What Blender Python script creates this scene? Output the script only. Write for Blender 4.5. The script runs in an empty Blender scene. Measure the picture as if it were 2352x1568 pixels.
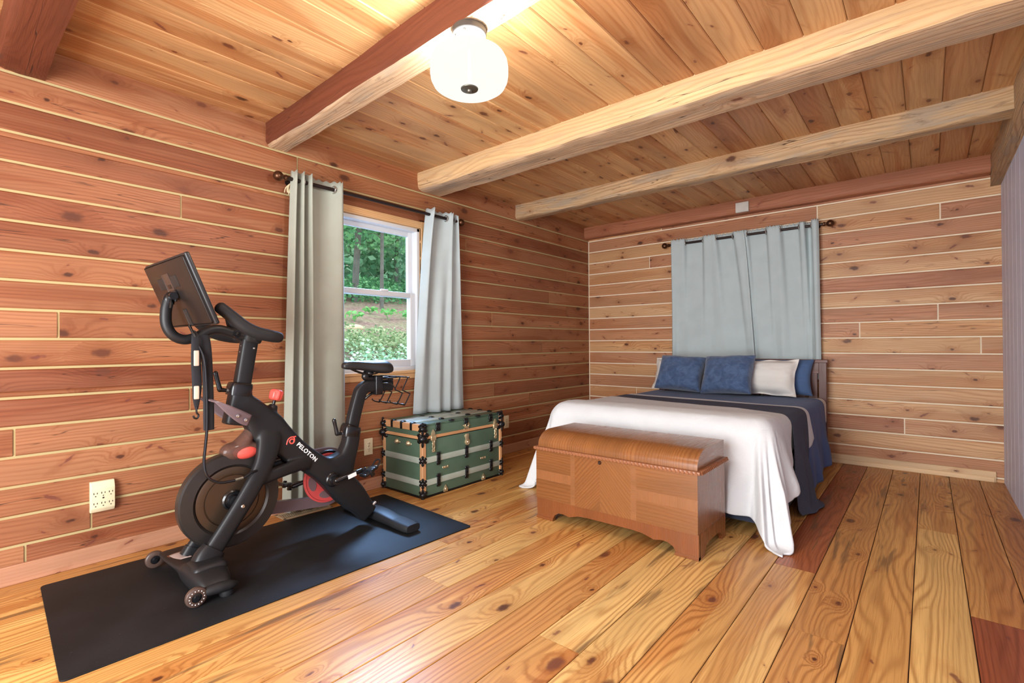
import bpy, bmesh, math, random
from mathutils import Vector, Matrix, noise as mnoise

SC = bpy.context.scene
COL = SC.collection
PI = math.pi
rnd = random.Random(7)

# ---------------------------------------------------------------- helpers: colours and node graphs
def lin(c):
    c = c / 255.0
    return c / 12.92 if c <= 0.04045 else ((c + 0.055) / 1.055) ** 2.4
def rgb(r, g, b):
    return (lin(r), lin(g), lin(b), 1.0)

class Graph:
    """small wrapper for building a shader node tree"""
    def __init__(s, name):
        s.mat = bpy.data.materials.new(name); s.mat.use_nodes = True
        s.t = s.mat.node_tree; s.n = s.t.nodes; s.n.clear()
        s.out = s.n.new('ShaderNodeOutputMaterial')
        s.b = s.n.new('ShaderNodeBsdfPrincipled')
        s.t.links.new(s.b.outputs[0], s.out.inputs[0])
    def put(s, sock, v):
        if v is None: return
        if isinstance(v, bpy.types.NodeSocket): s.t.links.new(v, sock)
        elif sock.type == 'RGBA' and isinstance(v, (tuple, list)) and len(v) == 3: sock.default_value = (*v, 1)
        else: sock.default_value = v
    def m(s, op, a, b=None, c=None, clamp=False):
        n = s.n.new('ShaderNodeMath'); n.operation = op; n.use_clamp = clamp
        for i, v in enumerate((a, b, c)):
            if v is not None: s.put(n.inputs[i], v)
        return n.outputs[0]
    def xyz(s, x, y, z=0.0):
        n = s.n.new('ShaderNodeCombineXYZ')
        for i, v in enumerate((x, y, z)): s.put(n.inputs[i], v)
        return n.outputs[0]
    def sep(s, v):
        n = s.n.new('ShaderNodeSeparateXYZ'); s.put(n.inputs[0], v); return n.outputs
    def noise(s, vec, scale=1.0, detail=2.0, dim='3D', rough=0.5, dist=0.0):
        n = s.n.new('ShaderNodeTexNoise'); n.noise_dimensions = dim
        s.put(n.inputs['Vector'], vec); n.inputs['Scale'].default_value = scale
        n.inputs['Detail'].default_value = detail; n.inputs['Roughness'].default_value = rough
        n.inputs['Distortion'].default_value = dist
        return n.outputs['Fac']
    def smooth(s, v, a, b, lo=0.0, hi=1.0):
        n = s.n.new('ShaderNodeMapRange'); n.interpolation_type = 'SMOOTHSTEP'
        s.put(n.inputs[0], v); s.put(n.inputs[1], a); s.put(n.inputs[2], b)
        s.put(n.inputs[3], lo); s.put(n.inputs[4], hi)
        return n.outputs[0]
    def ramp(s, v, stops, interp='LINEAR'):
        n = s.n.new('ShaderNodeValToRGB'); cr = n.color_ramp; cr.interpolation = interp
        while len(cr.elements) > 1: cr.elements.remove(cr.elements[-1])
        cr.elements[0].position, cr.elements[0].color = stops[0][0], stops[0][1]
        for p, c in stops[1:]:
            e = cr.elements.new(p); e.color = c
        s.put(n.inputs[0], v)
        return n.outputs[0]
    def mix(s, f, a, b, mode='MIX'):
        n = s.n.new('ShaderNodeMix'); n.data_type = 'RGBA'; n.blend_type = mode
        s.put(n.inputs[0], f); s.put(n.inputs[6], a); s.put(n.inputs[7], b)
        return n.outputs[2]
    def val(s, v):
        n = s.n.new('ShaderNodeMath'); n.operation = 'ADD'
        s.put(n.inputs[0], v); n.inputs[1].default_value = 0
        return n.outputs[0]
    def bump(s, h, strength=0.3, dist=0.002):
        n = s.n.new('ShaderNodeBump'); n.inputs['Strength'].default_value = strength
        n.inputs['Distance'].default_value = dist; s.put(n.inputs['Height'], h)
        s.t.links.new(n.outputs[0], s.b.inputs['Normal'])
    def coord(s, kind='Object'):
        n = s.n.new('ShaderNodeTexCoord'); return n.outputs[kind]
    def set(s, **kw):
        for k, v in kw.items(): s.put(s.b.inputs[k.replace('_', ' ')], v)

def plain(name, col, rough=0.5, metal=0.0, spec=0.5, bumpscale=0, bumpstr=0.2, vary=0.0, coat=0.0):
    g = Graph(name)
    base = col
    if vary:
        n = g.noise(g.coord(), 9.0, 3.0)
        base = g.mix(g.smooth(n, .3, .7), tuple(c * (1 - vary) for c in col[:3]), tuple(min(1, c * (1 + vary)) for c in col[:3]))
    g.set(Base_Color=base, Roughness=rough, Metallic=metal)
    g.b.inputs['Specular IOR Level'].default_value = spec
    if coat:
        g.b.inputs['Coat Weight'].default_value = coat; g.b.inputs['Coat Roughness'].default_value = .15
    if bumpscale:
        g.bump(g.noise(g.coord(), bumpscale, 3.0), bumpstr, 0.001)
    return g.mat

def wood(name, tones, dark=.55, contrast=.5, ring=75.0, warp=6.0, knot=.45, kscale=(.45, .15), kmin=.006, kmax=.021, heart=.0, 
         rough=.45, bump=.15, streak=0.0, crack=0.0, grey=0.0, spec=.4, coat=0.0, broad=.18, knotcol=(58, 30, 18)):
    """board wood: UV x runs along the grain in metres, UV y across; 'tone' is a random number per board"""
    g = Graph(name)
    n = g.n.new('ShaderNodeUVMap'); n.uv_map = 'UVMap'
    u, v, _ = g.sep(n.outputs[0])
    a = g.n.new('ShaderNodeAttribute'); a.attribute_name = 'tone'
    tone = a.outputs['Fac']
    n1 = g.noise(g.xyz(g.m('MULTIPLY', u, .95), g.m('MULTIPLY', v, 5.5)), 1.0, 1.5, '2D')
    # knots
    kx, ky = kscale
    kv = g.xyz(g.m('DIVIDE', u, kx), g.m('DIVIDE', v, ky))
    vor = g.n.new('ShaderNodeTexVoronoi'); vor.voronoi_dimensions = '2D'; vor.feature = 'F1'
    vor.inputs['Scale'].default_value = 1.0; g.put(vor.inputs['Vector'], kv)
    cs = g.sep(vor.outputs['Color'])
    px, py, _ = g.sep(vor.outputs['Position'])
    vx, vy, _ = g.sep(kv)
    wob = g.m('MULTIPLY', g.m('SUBTRACT', g.noise(g.xyz(g.m('MULTIPLY', u, 40.), g.m('MULTIPLY', v, 40.)), 1.0, 1.0, '2D'), .5), .012)
    dx = g.m('MULTIPLY', g.m('SUBTRACT', vx, px), kx * .55)
    dy = g.m('MULTIPLY', g.m('SUBTRACT', vy, py), ky)
    kd = g.m('ADD', g.m('SQRT', g.m('ADD', g.m('MULTIPLY', dx, dx), g.m('MULTIPLY', dy, dy))), wob)
    pres = g.m('LESS_THAN', cs[0], knot)
    r = g.m('ADD', g.m('MULTIPLY', pres, g.m('MULTIPLY_ADD', g.m('POWER', cs[1], 2.0), kmax - kmin, kmin)), .0002)
    core = g.m('MULTIPLY', pres, g.smooth(kd, g.m('MULTIPLY', r, .5), g.m('MULTIPLY', r, 1.25), 1.0, 0.0))
    q = g.m('DIVIDE', kd, g.m('MULTIPLY', r, 3.2))
    e = g.m('MULTIPLY', pres, g.m('EXPONENT', g.m('MULTIPLY', g.m('MULTIPLY', q, q), -1.0)))
    # growth rings
    gg = g.m('ADD', g.m('MULTIPLY', v, ring), g.m('ADD', g.m('MULTIPLY', g.m('SUBTRACT', n1, .5), warp), g.m('MULTIPLY', e, 3.5)))
    s = g.m('MULTIPLY_ADD', g.m('SINE', g.m('MULTIPLY', gg, 2 * PI)), .5, .5)
    line = g.m('POWER', s, 2.4)
    fib = g.noise(g.xyz(g.m('MULTIPLY', u, 5.), g.m('MULTIPLY', v, 230.)), 1.0, 2.0, '2D')
    br = g.noise(g.xyz(g.m('MULTIPLY', u, .8), g.m('MULTIPLY', v, 8.)), 1.0, 2.0, '2D')
    base = g.ramp(tone, tones)
    if heart:
        hn = g.noise(g.xyz(g.m('MULTIPLY', u, .45), g.m('MULTIPLY', v, 6.5)), 1.0, 2.0, '2D', .55)
        hf = g.m('MULTIPLY', g.smooth(hn, .54, .60), heart)
        base = g.mix(hf, base, g.mix(1.0, base, (.80, .62, .50, 1), 'MULTIPLY'))
    base = g.mix(1.0, base, g.ramp(br, [(.25, (1 - broad,) * 3 + (1,)), (.75, (1 + broad,) * 3 + (1,))]), 'MULTIPLY')
    dk = g.mix(1.0, base, (dark, dark * .78, dark * .6, 1), 'MULTIPLY')
    lmod = g.m('MULTIPLY', line, g.m('MULTIPLY', g.smooth(br, .3, .65, .45, 1.0), contrast))
    col = g.mix(lmod, base, dk)
    col = g.mix(g.smooth(fib, .45, .8, 0, .35 * contrast + .1), col, dk)
    if streak:
        st = g.noise(g.xyz(g.m('MULTIPLY', u, 1.3), g.m('MULTIPLY', v, 15.)), 1.0, 3.0, '2D', .6)
        f = g.m('MULTIPLY', g.smooth(st, .6, .72), streak)
        f = g.m('MULTIPLY', f, g.m('GREATER_THAN', g.m('FRACT', g.m('MULTIPLY', tone, 7.3)), .55))
        col = g.mix(f, col, rgb(104, 76, 46))
    if grey:
        gn = g.noise(g.xyz(g.m('MULTIPLY', u, 2.2), g.m('MULTIPLY', v, 16.)), 1.0, 4.0, '2D', .65)
        col = g.mix(g.smooth(gn, .45, .68, 0, grey), col, rgb(150, 138, 122))
        gn2 = g.noise(g.xyz(g.m('MULTIPLY', u, 5.), g.m('MULTIPLY', v, 30.)), 1.0, 4.0, '2D', .7)
        col = g.mix(g.smooth(gn2, .58, .75, 0, grey * .8), col, rgb(92, 68, 50))
    col = g.mix(g.m('MULTIPLY', e, .55), col, g.mix(1.0, base, (.58, .40, .28, 1), 'MULTIPLY'))
    col = g.mix(g.m('MULTIPLY', core, .9), col, g.mix(cs[2], rgb(*knotcol), rgb(112, 62, 40)))
    # flame-shaped knots and pitch marks
    kv2 = g.xyz(g.m('DIVIDE', u, kx*.8), g.m('DIVIDE', v, ky*.75))
    v2 = g.n.new('ShaderNodeTexVoronoi'); v2.voronoi_dimensions = '2D'; v2.inputs['Scale'].default_value = 1.0; g.put(v2.inputs['Vector'], kv2)
    c2 = g.sep(v2.outputs['Color']); p2 = g.sep(v2.outputs['Position']); q2 = g.sep(kv2)
    ex = g.m('MULTIPLY', g.m('SUBTRACT', q2[0], p2[0]), kx*.8); ey = g.m('MULTIPLY', g.m('SUBTRACT', q2[1], p2[1]), ky*.75)
    sk = g.m('ADD', ey, g.m('MULTIPLY', ex, g.m('MULTIPLY_ADD', c2[1], 1.6, -.8)))
    fl = g.m('SQRT', g.m('ADD', g.m('POWER', g.m('MULTIPLY', ex, .33), 2.0), g.m('POWER', sk, 2.0)))
    fl = g.m('ADD', fl, wob)
    pf = g.m('LESS_THAN', c2[0], knot*.75)
    rf = g.m('ADD', g.m('MULTIPLY', pf, g.m('MULTIPLY_ADD', g.m('POWER', c2[2], 3.0), .011, .003)), .0001)
    ff = g.m('MULTIPLY', pf, g.smooth(fl, g.m('MULTIPLY', rf, .35), rf, 1.0, 0.0))
    fh = g.m('MULTIPLY', pf, g.smooth(fl, rf, g.m('MULTIPLY', rf, 3.5), 1.0, 0.0))
    col = g.mix(g.m('MULTIPLY', fh, .35), col, g.mix(1.0, base, (.62, .44, .33, 1), 'MULTIPLY'))
    col = g.mix(g.m('MULTIPLY', ff, .75), col, rgb(104, 52, 44))
    h = g.m('ADD', g.m('MULTIPLY', line, .25), g.m('MULTIPLY', fib, .7))
    if crack:
        ck = g.noise(g.xyz(g.m('MULTIPLY', u, .9), g.m('MULTIPLY', v, 22.)), 1.0, 2.0, '2D')
        cf = g.m('SUBTRACT', 1.0, g.smooth(g.m('ABSOLUTE', g.m('SUBTRACT', ck, .46)), .0, .012))
        cf = g.m('MULTIPLY', cf, g.smooth(br, .5, .6))
        col = g.mix(g.m('MULTIPLY', cf, crack), col, rgb(48, 26, 16))
        h = g.m('SUBTRACT', h, cf)
    g.set(Base_Color=col, Roughness=g.smooth(fib, .2, .8, rough - .05, rough + .1))
    g.b.inputs['Specular IOR Level'].default_value = spec
    if coat:
        g.b.inputs['Coat Weight'].default_value = coat; g.b.inputs['Coat Roughness'].default_value = .18
    g.bump(h, bump, .002)
    return g.mat

def fabric(name, col, rough=.9, weave=900, bump=.15, sheen=.2, wrinkle=0.0, vary=.06, velvet=False):
    g = Graph(name)
    co = g.coord()
    n = g.noise(co, 14.0 if velvet else 6.0, 4.0)
    base = g.mix(g.smooth(n, .35, .68), tuple(c * (1 - vary) for c in col[:3]), tuple(min(1, c * (1 + vary)) for c in col[:3]))
    g.set(Base_Color=base, Roughness=rough)
    g.b.inputs['Specular IOR Level'].default_value = .25
    g.b.inputs['Sheen Weight'].default_value = sheen
    g.b.inputs['Sheen Roughness'].default_value = .4
    h = g.noise(co, weave, 1.0)
    if wrinkle:
        w = g.noise(co, 7.0, 4.0, dist=.8)
        h = g.m('ADD', g.m('MULTIPLY', h, .12), g.m('MULTIPLY', w, wrinkle))
        g.bump(h, bump, .012)
    else:
        g.bump(h, bump, .001)
    return g.mat

# ---------------------------------------------------------------- helpers: objects
def thing(name, label, cat, loc=(0, 0, 0), group=None):
    o = bpy.data.objects.new(name, None); COL.objects.link(o)
    o.empty_display_size = .1
    o.location = loc; o['label'] = label; o['category'] = cat
    if group: o['group'] = group
    return o
def tag(o, label, cat, group=None):
    o['label'] = label; o['category'] = cat
    if group: o['group'] = group
    return o
def root_loc(p):
    while p is not None and p.parent is not None: p = p.parent
    return Vector(p.location) if p is not None else Vector((0, 0, 0))
def obj(name, bm, mats, parent=None, angle=35, kind=None, label=None, loc=None, weld=False):
    """link a bmesh built in world coordinates as ONE mesh object (its origin at the root thing's base)"""
    me = bpy.data.meshes.new(name)
    if weld: bmesh.ops.remove_doubles(bm, verts=bm.verts, dist=1e-5)
    if parent is not None: off = root_loc(parent)
    else: off = Vector(loc) if loc is not None else Vector((0, 0, 0))
    bmesh.ops.translate(bm, verts=bm.verts, vec=-off)
    bmesh.ops.recalc_face_normals(bm, faces=bm.faces)
    bm.to_mesh(me); bm.free()
    for m in (mats if isinstance(mats, (list, tuple)) else [mats]): me.materials.append(m)
    me.shade_smooth()
    if angle < 180: me.set_sharp_from_angle(angle=math.radians(angle))
    o = bpy.data.objects.new(name, me); COL.objects.link(o)
    if parent is not None: o.parent = parent
    else: o.location = off
    if kind: o['kind'] = kind
    if label: o['label'] = label
    return o
def mod(o, kind, **kw):
    m = o.modifiers.new(kind.lower(), kind)
    for k, v in kw.items(): setattr(m, k, v)
    return m
def subsurf(o, lv=1):
    mod(o, 'SUBSURF', levels=lv, render_levels=lv); return o

# ---------------------------------------------------------------- helpers: shapes
def newbm(): return bmesh.new()
def box(bm, lo, hi, bev=0.0, seg=2, mi=0, M=None):
    t = bmesh.new()
    x0, y0, z0 = lo; x1, y1, z1 = hi
    vs = [t.verts.new(p) for p in ((x0,y0,z0),(x1,y0,z0),(x1,y1,z0),(x0,y1,z0),(x0,y0,z1),(x1,y0,z1),(x1,y1,z1),(x0,y1,z1))]
    for f in ((0,3,2,1),(4,5,6,7),(0,1,5,4),(1,2,6,5),(2,3,7,6),(3,0,4,7)): t.faces.new([vs[i] for i in f])
    if bev: bmesh.ops.bevel(t, geom=t.edges[:], offset=bev, segments=seg, profile=.5, affect='EDGES')
    if M is not None: bmesh.ops.transform(t, matrix=M, verts=t.verts)
    join(bm, t, mi)
def join(bm, t, mi=0):
    mp = {v: bm.verts.new(v.co) for v in t.verts}
    for f in t.faces:
        try:
            nf = bm.faces.new([mp[v] for v in f.verts]); nf.material_index = mi
        except ValueError: pass
    t.free()
def crom(pts, n=6):
    """Catmull-Rom through points (tuples of any length)"""
    P = [tuple(p) for p in pts]; out = []
    for i in range(len(P) - 1):
        p0 = P[max(i-1, 0)]; p1 = P[i]; p2 = P[i+1]; p3 = P[min(i+2, len(P)-1)]
        for k in range(n):
            t = k / n
            out.append(tuple(.5*((2*b)+(-a+c)*t+(2*a-5*b+4*c-d)*t*t+(-a+3*b-3*c+d)*t**3) for a,b,c,d in zip(p0,p1,p2,p3)))
    out.append(P[-1]); return out
def rings(bm, R, caps=True, mi=0, close=False):
    V = [[bm.verts.new(p) for p in ring] for ring in R]; n = len(V[0])
    pairs = list(zip(V[:-1], V[1:])) + ([(V[-1], V[0])] if close else [])
    for a, b in pairs:
        for i in range(n):
            f = bm.faces.new((a[i], a[(i+1) % n], b[(i+1) % n], b[i])); f.material_index = mi
    if caps and not close:
        f = bm.faces.new(V[0][::-1]); f.material_index = mi
        f = bm.faces.new(V[-1]); f.material_index = mi
    return V
def tube(bm, pts, r, seg=10, smooth=0, mi=0, caps=True, flat=1.0, up=None, close=False, dome=0):
    P = [Vector(p) for p in (crom(pts, smooth) if smooth else pts)]
    n = len(P)
    rr = r if isinstance(r, (list, tuple)) else [r]*n
    if len(rr) != n:
        rr = [rr[min(int(i/(n-1)*(len(rr)-1)), len(rr)-2)]*(1-(i/(n-1)*(len(rr)-1)-min(int(i/(n-1)*(len(rr)-1)), len(rr)-2)))
              + rr[min(int(i/(n-1)*(len(rr)-1)), len(rr)-2)+1]*(i/(n-1)*(len(rr)-1)-min(int(i/(n-1)*(len(rr)-1)), len(rr)-2)) for i in range(n)]
    T = []
    for i in range(n):
        if close: d = P[(i+1) % n]-P[i-1]
        else: d = P[min(i+1, n-1)]-P[max(i-1, 0)]
        T.append(d.normalized())
    u = Vector(up) if up is not None else (Vector((0,0,1)) if abs(T[0].z) < .9 else Vector((1,0,0)))
    R = []
    for i in range(n):
        if up is not None: u = Vector(up)
        u = (u - T[i]*u.dot(T[i])).normalized(); w = T[i].cross(u)
        R.append([P[i] + u*math.cos(2*PI*k/seg)*rr[i]*flat + w*math.sin(2*PI*k/seg)*rr[i] for k in range(seg)])
    if dome and not close:
        def cap(i, sgn):
            out = []
            c = P[i]
            for a in (30, 60, 82):
                a = math.radians(a)
                out.append([c + (q-c)*math.cos(a) + T[i]*sgn*rr[i]*math.sin(a)*dome for q in R[i]])
            return out
        R = cap(0, -1)[::-1] + R + cap(n-1, 1)
    rings(bm, R, caps, mi, close)
def lathe(bm, prof, c, axis='z', seg=32, mi=0, closed=False):
    """prof: (radius, height along axis)"""
    def pt(r, h, a):
        ca, sa = r*math.cos(a), r*math.sin(a)
        if axis == 'z': return Vector((c[0]+ca, c[1]+sa, c[2]+h))
        if axis == 'x': return Vector((c[0]+h, c[1]+ca, c[2]+sa))
        return Vector((c[0]+sa, c[1]+h, c[2]+ca))
    R = [[pt(max(r, 1e-4), h, 2*PI*k/seg) for k in range(seg)] for r, h in prof]
    rings(bm, R, not closed, mi, closed)
def prism(bm, poly, axis, d0, d1, mi=0, bev=0.0, seg=2):
    """poly in the two other axes (x: (y,z); y: (x,z); z: (x,y)), extruded d0..d1"""
    def P(a, b, d): return {'x': (d, a, b), 'y': (a, d, b), 'z': (a, b, d)}[axis]
    t = bmesh.new()
    A = [t.verts.new(P(a, b, d0)) for a, b in poly]; B = [t.verts.new(P(a, b, d1)) for a, b in poly]
    n = len(poly)
    t.faces.new(A[::-1]); t.faces.new(B)
    for i in range(n): t.faces.new((A[i], A[(i+1) % n], B[(i+1) % n], B[i]))
    bmesh.ops.recalc_face_normals(t, faces=t.faces)
    if bev: bmesh.ops.bevel(t, geom=t.edges[:], offset=bev, segments=seg, profile=.5, affect='EDGES')
    join(bm, t, mi)
def grid(bm, nu, nv, fn, mi=0, wrap=False):
    V = [[bm.verts.new(fn(i/(nu-1), j/(nv-1))) for j in range(nv)] for i in range(nu)]
    for i in range(nu-1):
        for j in range(nv-1):
            f = bm.faces.new((V[i][j], V[i+1][j], V[i+1][j+1], V[i][j+1])); f.material_index = mi
    return V
def ball(bm, c, r, mi=0, seg=16):
    t = bmesh.new(); bmesh.ops.create_uvsphere(t, u_segments=seg, v_segments=seg//2+2, radius=1.0)
    s = r if isinstance(r, (tuple, list)) else (r, r, r)
    for v in t.verts: v.co = Vector((v.co.x*s[0]+c[0], v.co.y*s[1]+c[1], v.co.z*s[2]+c[2]))
    join(bm, t, mi)

# wooden boards with grain coordinates
class Boards:
    def __init__(s):
        s.bm = bmesh.new(); s.uv = s.bm.loops.layers.uv.new('UVMap'); s.tone = s.bm.faces.layers.float.new('tone')
    def face(s, co, uv, tone, mi=0):
        vs = [s.bm.verts.new(c) for c in co]; f = s.bm.faces.new(vs); f[s.tone] = tone; f.material_index = mi
        for l, q in zip(f.loops, uv): l[s.uv].uv = q
    def extrude(s, sec, axis, a, b, tone=None, mi=0, n=1, jit=None, off=None, side_mi=None):
        """section polygon (two other axes) swept along axis from a to b; the grain runs along axis"""
        tone = rnd.random() if tone is None else tone
        ou, ov = off if off is not None else (rnd.uniform(0, 60), rnd.uniform(0, 60))
        def P(p, q, d): return {'x': (d, p, q), 'y': (p, d, q), 'z': (p, q, d)}[axis]
        m = len(sec); L = [0]
        for i in range(m): L.append(L[-1] + math.dist(sec[i], sec[(i+1) % m]))
        V = []
        for k in range(n+1):
            d = a+(b-a)*k/n
            V.append([s.bm.verts.new(jit(P(p, q, d)) if jit else P(p, q, d)) for p, q in sec])
        for k in range(n):
            d0, d1 = a+(b-a)*k/n, a+(b-a)*(k+1)/n
            for i in range(m):
                f = s.bm.faces.new((V[k][i], V[k][(i+1) % m], V[k+1][(i+1) % m], V[k+1][i]))
                f[s.tone] = tone; f.material_index = side_mi.get(i, mi) if side_mi else mi
                for l, q in zip(f.loops, ((d0+ou, L[i]+ov), (d0+ou, L[i+1]+ov), (d1+ou, L[i+1]+ov), (d1+ou, L[i]+ov))): l[s.uv].uv = q
        for ring in (V[0][::-1], V[-1]):
            f = s.bm.faces.new(ring); f[s.tone] = tone; f.material_index = mi
            for l in f.loops:
                c = l.vert.co; l[s.uv].uv = (ou + c.z*.3, ov + c.x + c.y)
    def board(s, lo, hi, axis, ch=.003, **kw):
        i, j = {'x': (1, 2), 'y': (0, 2), 'z': (0, 1)}[axis]; k = {'x': 0, 'y': 1, 'z': 2}[axis]
        p0, p1, q0, q1 = lo[i], hi[i], lo[j], hi[j]
        if ch: sec = [(p0+ch,q0),(p1-ch,q0),(p1,q0+ch),(p1,q1-ch),(p1-ch,q1),(p0+ch,q1),(p0,q1-ch),(p0,q0+ch)]
        else: sec = [(p0,q0),(p1,q0),(p1,q1),(p0,q1)]
        s.extrude(sec, axis, lo[k], hi[k], **kw)
    def done(s, name, mats, parent=None, **kw):
        return obj(name, s.bm, mats, parent, **kw)
# ---------------------------------------------------------------- materials
M = {}
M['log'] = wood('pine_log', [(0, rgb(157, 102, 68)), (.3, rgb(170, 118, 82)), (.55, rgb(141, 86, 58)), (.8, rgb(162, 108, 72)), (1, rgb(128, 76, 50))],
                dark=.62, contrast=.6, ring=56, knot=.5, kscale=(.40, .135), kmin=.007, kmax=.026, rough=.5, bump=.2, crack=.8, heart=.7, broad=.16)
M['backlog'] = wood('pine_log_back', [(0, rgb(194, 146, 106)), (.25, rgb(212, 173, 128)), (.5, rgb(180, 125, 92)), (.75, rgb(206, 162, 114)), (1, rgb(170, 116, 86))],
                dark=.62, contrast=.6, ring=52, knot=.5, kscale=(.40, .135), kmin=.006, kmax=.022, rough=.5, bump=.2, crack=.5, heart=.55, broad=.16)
M['ceil'] = wood('pine_ceiling', [(0, rgb(190, 144, 98)), (.5, rgb(206, 164, 114)), (1, rgb(170, 120, 78))],
                dark=.66, contrast=.45, ring=40, knot=.55, kscale=(.34, .168), kmin=.007, kmax=.022, rough=.42, bump=.12, spec=.35, heart=.75)
M['floor'] = wood('pine_floor', [(0, rgb(214, 168, 98)), (.3, rgb(224, 184, 114)), (.6, rgb(208, 158, 90)), (.86, rgb(194, 138, 76)), (.93, rgb(174, 102, 58)), (1, rgb(146, 76, 44))],
                dark=.54, contrast=.85, ring=38, warp=7.5, knot=.55, kscale=(.5, .1755), kmin=.007, kmax=.026, rough=.34, bump=.12,
                streak=.75, spec=.4, broad=.14, knotcol=(62, 28, 18), heart=.75)
M['beam_red'] = wood('beam_reddish', [(0, rgb(102, 52, 32)), (1, rgb(110, 58, 36))], dark=.6, contrast=.4, ring=40, knot=.25, kscale=(.7, .2), rough=.6, bump=.4, crack=1.0)
M['beam_pale'] = wood('beam_pale', [(0, rgb(206, 170, 124)), (1, rgb(212, 178, 132))], dark=.6, contrast=.5, ring=36, knot=.4, kscale=(.7, .2), rough=.65, bump=.5, crack=.9, grey=.2)
M['beam_under'] = wood('beam_under', [(0, rgb(190, 160, 128)), (1, rgb(198, 168, 136))], dark=.5, contrast=.6, ring=40, knot=.2, kscale=(.7, .2), rough=.75, bump=.8, crack=1.0, grey=.55)
M['beam_grey'] = wood('beam_weathered', [(0, rgb(188, 156, 118)), (1, rgb(194, 164, 126))], dark=.5, contrast=.7, ring=42, knot=.4, kscale=(.6, .2), rough=.75, bump=.8, crack=.9, grey=.65)
M['beam_plain'] = wood('beam_plain', [(0, rgb(156, 98, 68)), (1, rgb(164, 104, 74))], dark=.6, contrast=.45, ring=44, knot=.35, kscale=(.6, .2), rough=.6, bump=.3, crack=.6)
M['trimwood'] = wood('pine_trim', [(0, rgb(210, 178, 138)), (1, rgb(220, 190, 150))], dark=.7, contrast=.35, ring=70, knot=.4, kscale=(.5, .09), rough=.45)
M['basewood'] = wood('pine_base', [(0, rgb(180, 130, 100)), (1, rgb(186, 138, 108))], dark=.7, contrast=.35, ring=60, knot=.5, kscale=(.35, .09), rough=.5)
M['casing'] = wood('pine_casing', [(0, rgb(206, 164, 116)), (1, rgb(214, 174, 126))], dark=.65, contrast=.4, ring=60, knot=.1, rough=.45)
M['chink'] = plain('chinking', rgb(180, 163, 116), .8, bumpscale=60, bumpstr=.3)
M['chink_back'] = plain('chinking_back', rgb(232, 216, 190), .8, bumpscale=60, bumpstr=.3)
M['gap'] = plain('dark_gap', rgb(46, 26, 14), .9)
M['blue'] = plain('blue_paint', rgb(204, 209, 232), .5, vary=.03)
M['vinyl'] = plain('white_vinyl', rgb(214, 217, 220), .4)
M['black'] = plain('black_plastic', rgb(30, 30, 32), .4)
M['bronze'] = plain('bronze_metal', rgb(92, 62, 44), .35, .85)
M['rod'] = plain('rod_metal', rgb(52, 42, 40), .4, .6)
M['canopy'] = plain('brushed_dark_nickel', rgb(74, 72, 70), .5, .2, .3)
M['nickel'] = plain('nickel', rgb(186, 184, 180), .35, .9)
M['dark_nickel'] = plain('dark_nickel', rgb(112, 110, 100), .4, .8)
M['ivory'] = plain('ivory_plastic', rgb(226, 214, 178), .35)
M['slot'] = plain('slot_dark', rgb(40, 34, 30), .6)

def glass():
    g = Graph('window_glass')
    g.n.remove(g.b)
    tr = g.n.new('ShaderNodeBsdfTransparent'); tr.inputs[0].default_value = (.96, .98, .97, 1)
    gl = g.n.new('ShaderNodeBsdfGlossy'); gl.inputs['Roughness'].default_value = .02
    fr = g.n.new('ShaderNodeFresnel'); fr.inputs[0].default_value = 1.45
    mx = g.n.new('ShaderNodeMixShader')
    g.t.links.new(g.m('MULTIPLY', fr.outputs[0], .6), mx.inputs[0]); g.t.links.new(tr.outputs[0], mx.inputs[1]); g.t.links.new(gl.outputs[0], mx.inputs[2])
    g.t.links.new(mx.outputs[0], g.out.inputs[0])
    return g.mat
M['glass'] = glass()

# ---------------------------------------------------------------- room dimensions (metres; corner of left and back wall is the origin)
XR, YF, ZC = 3.62, -6.7, 2.48
PITCH, ZTOP = .135, 2.327
WIN = (-3.48, -2.635, .868, 2.03)     # window opening in the left wall: y0, y1, z0, z1

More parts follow.
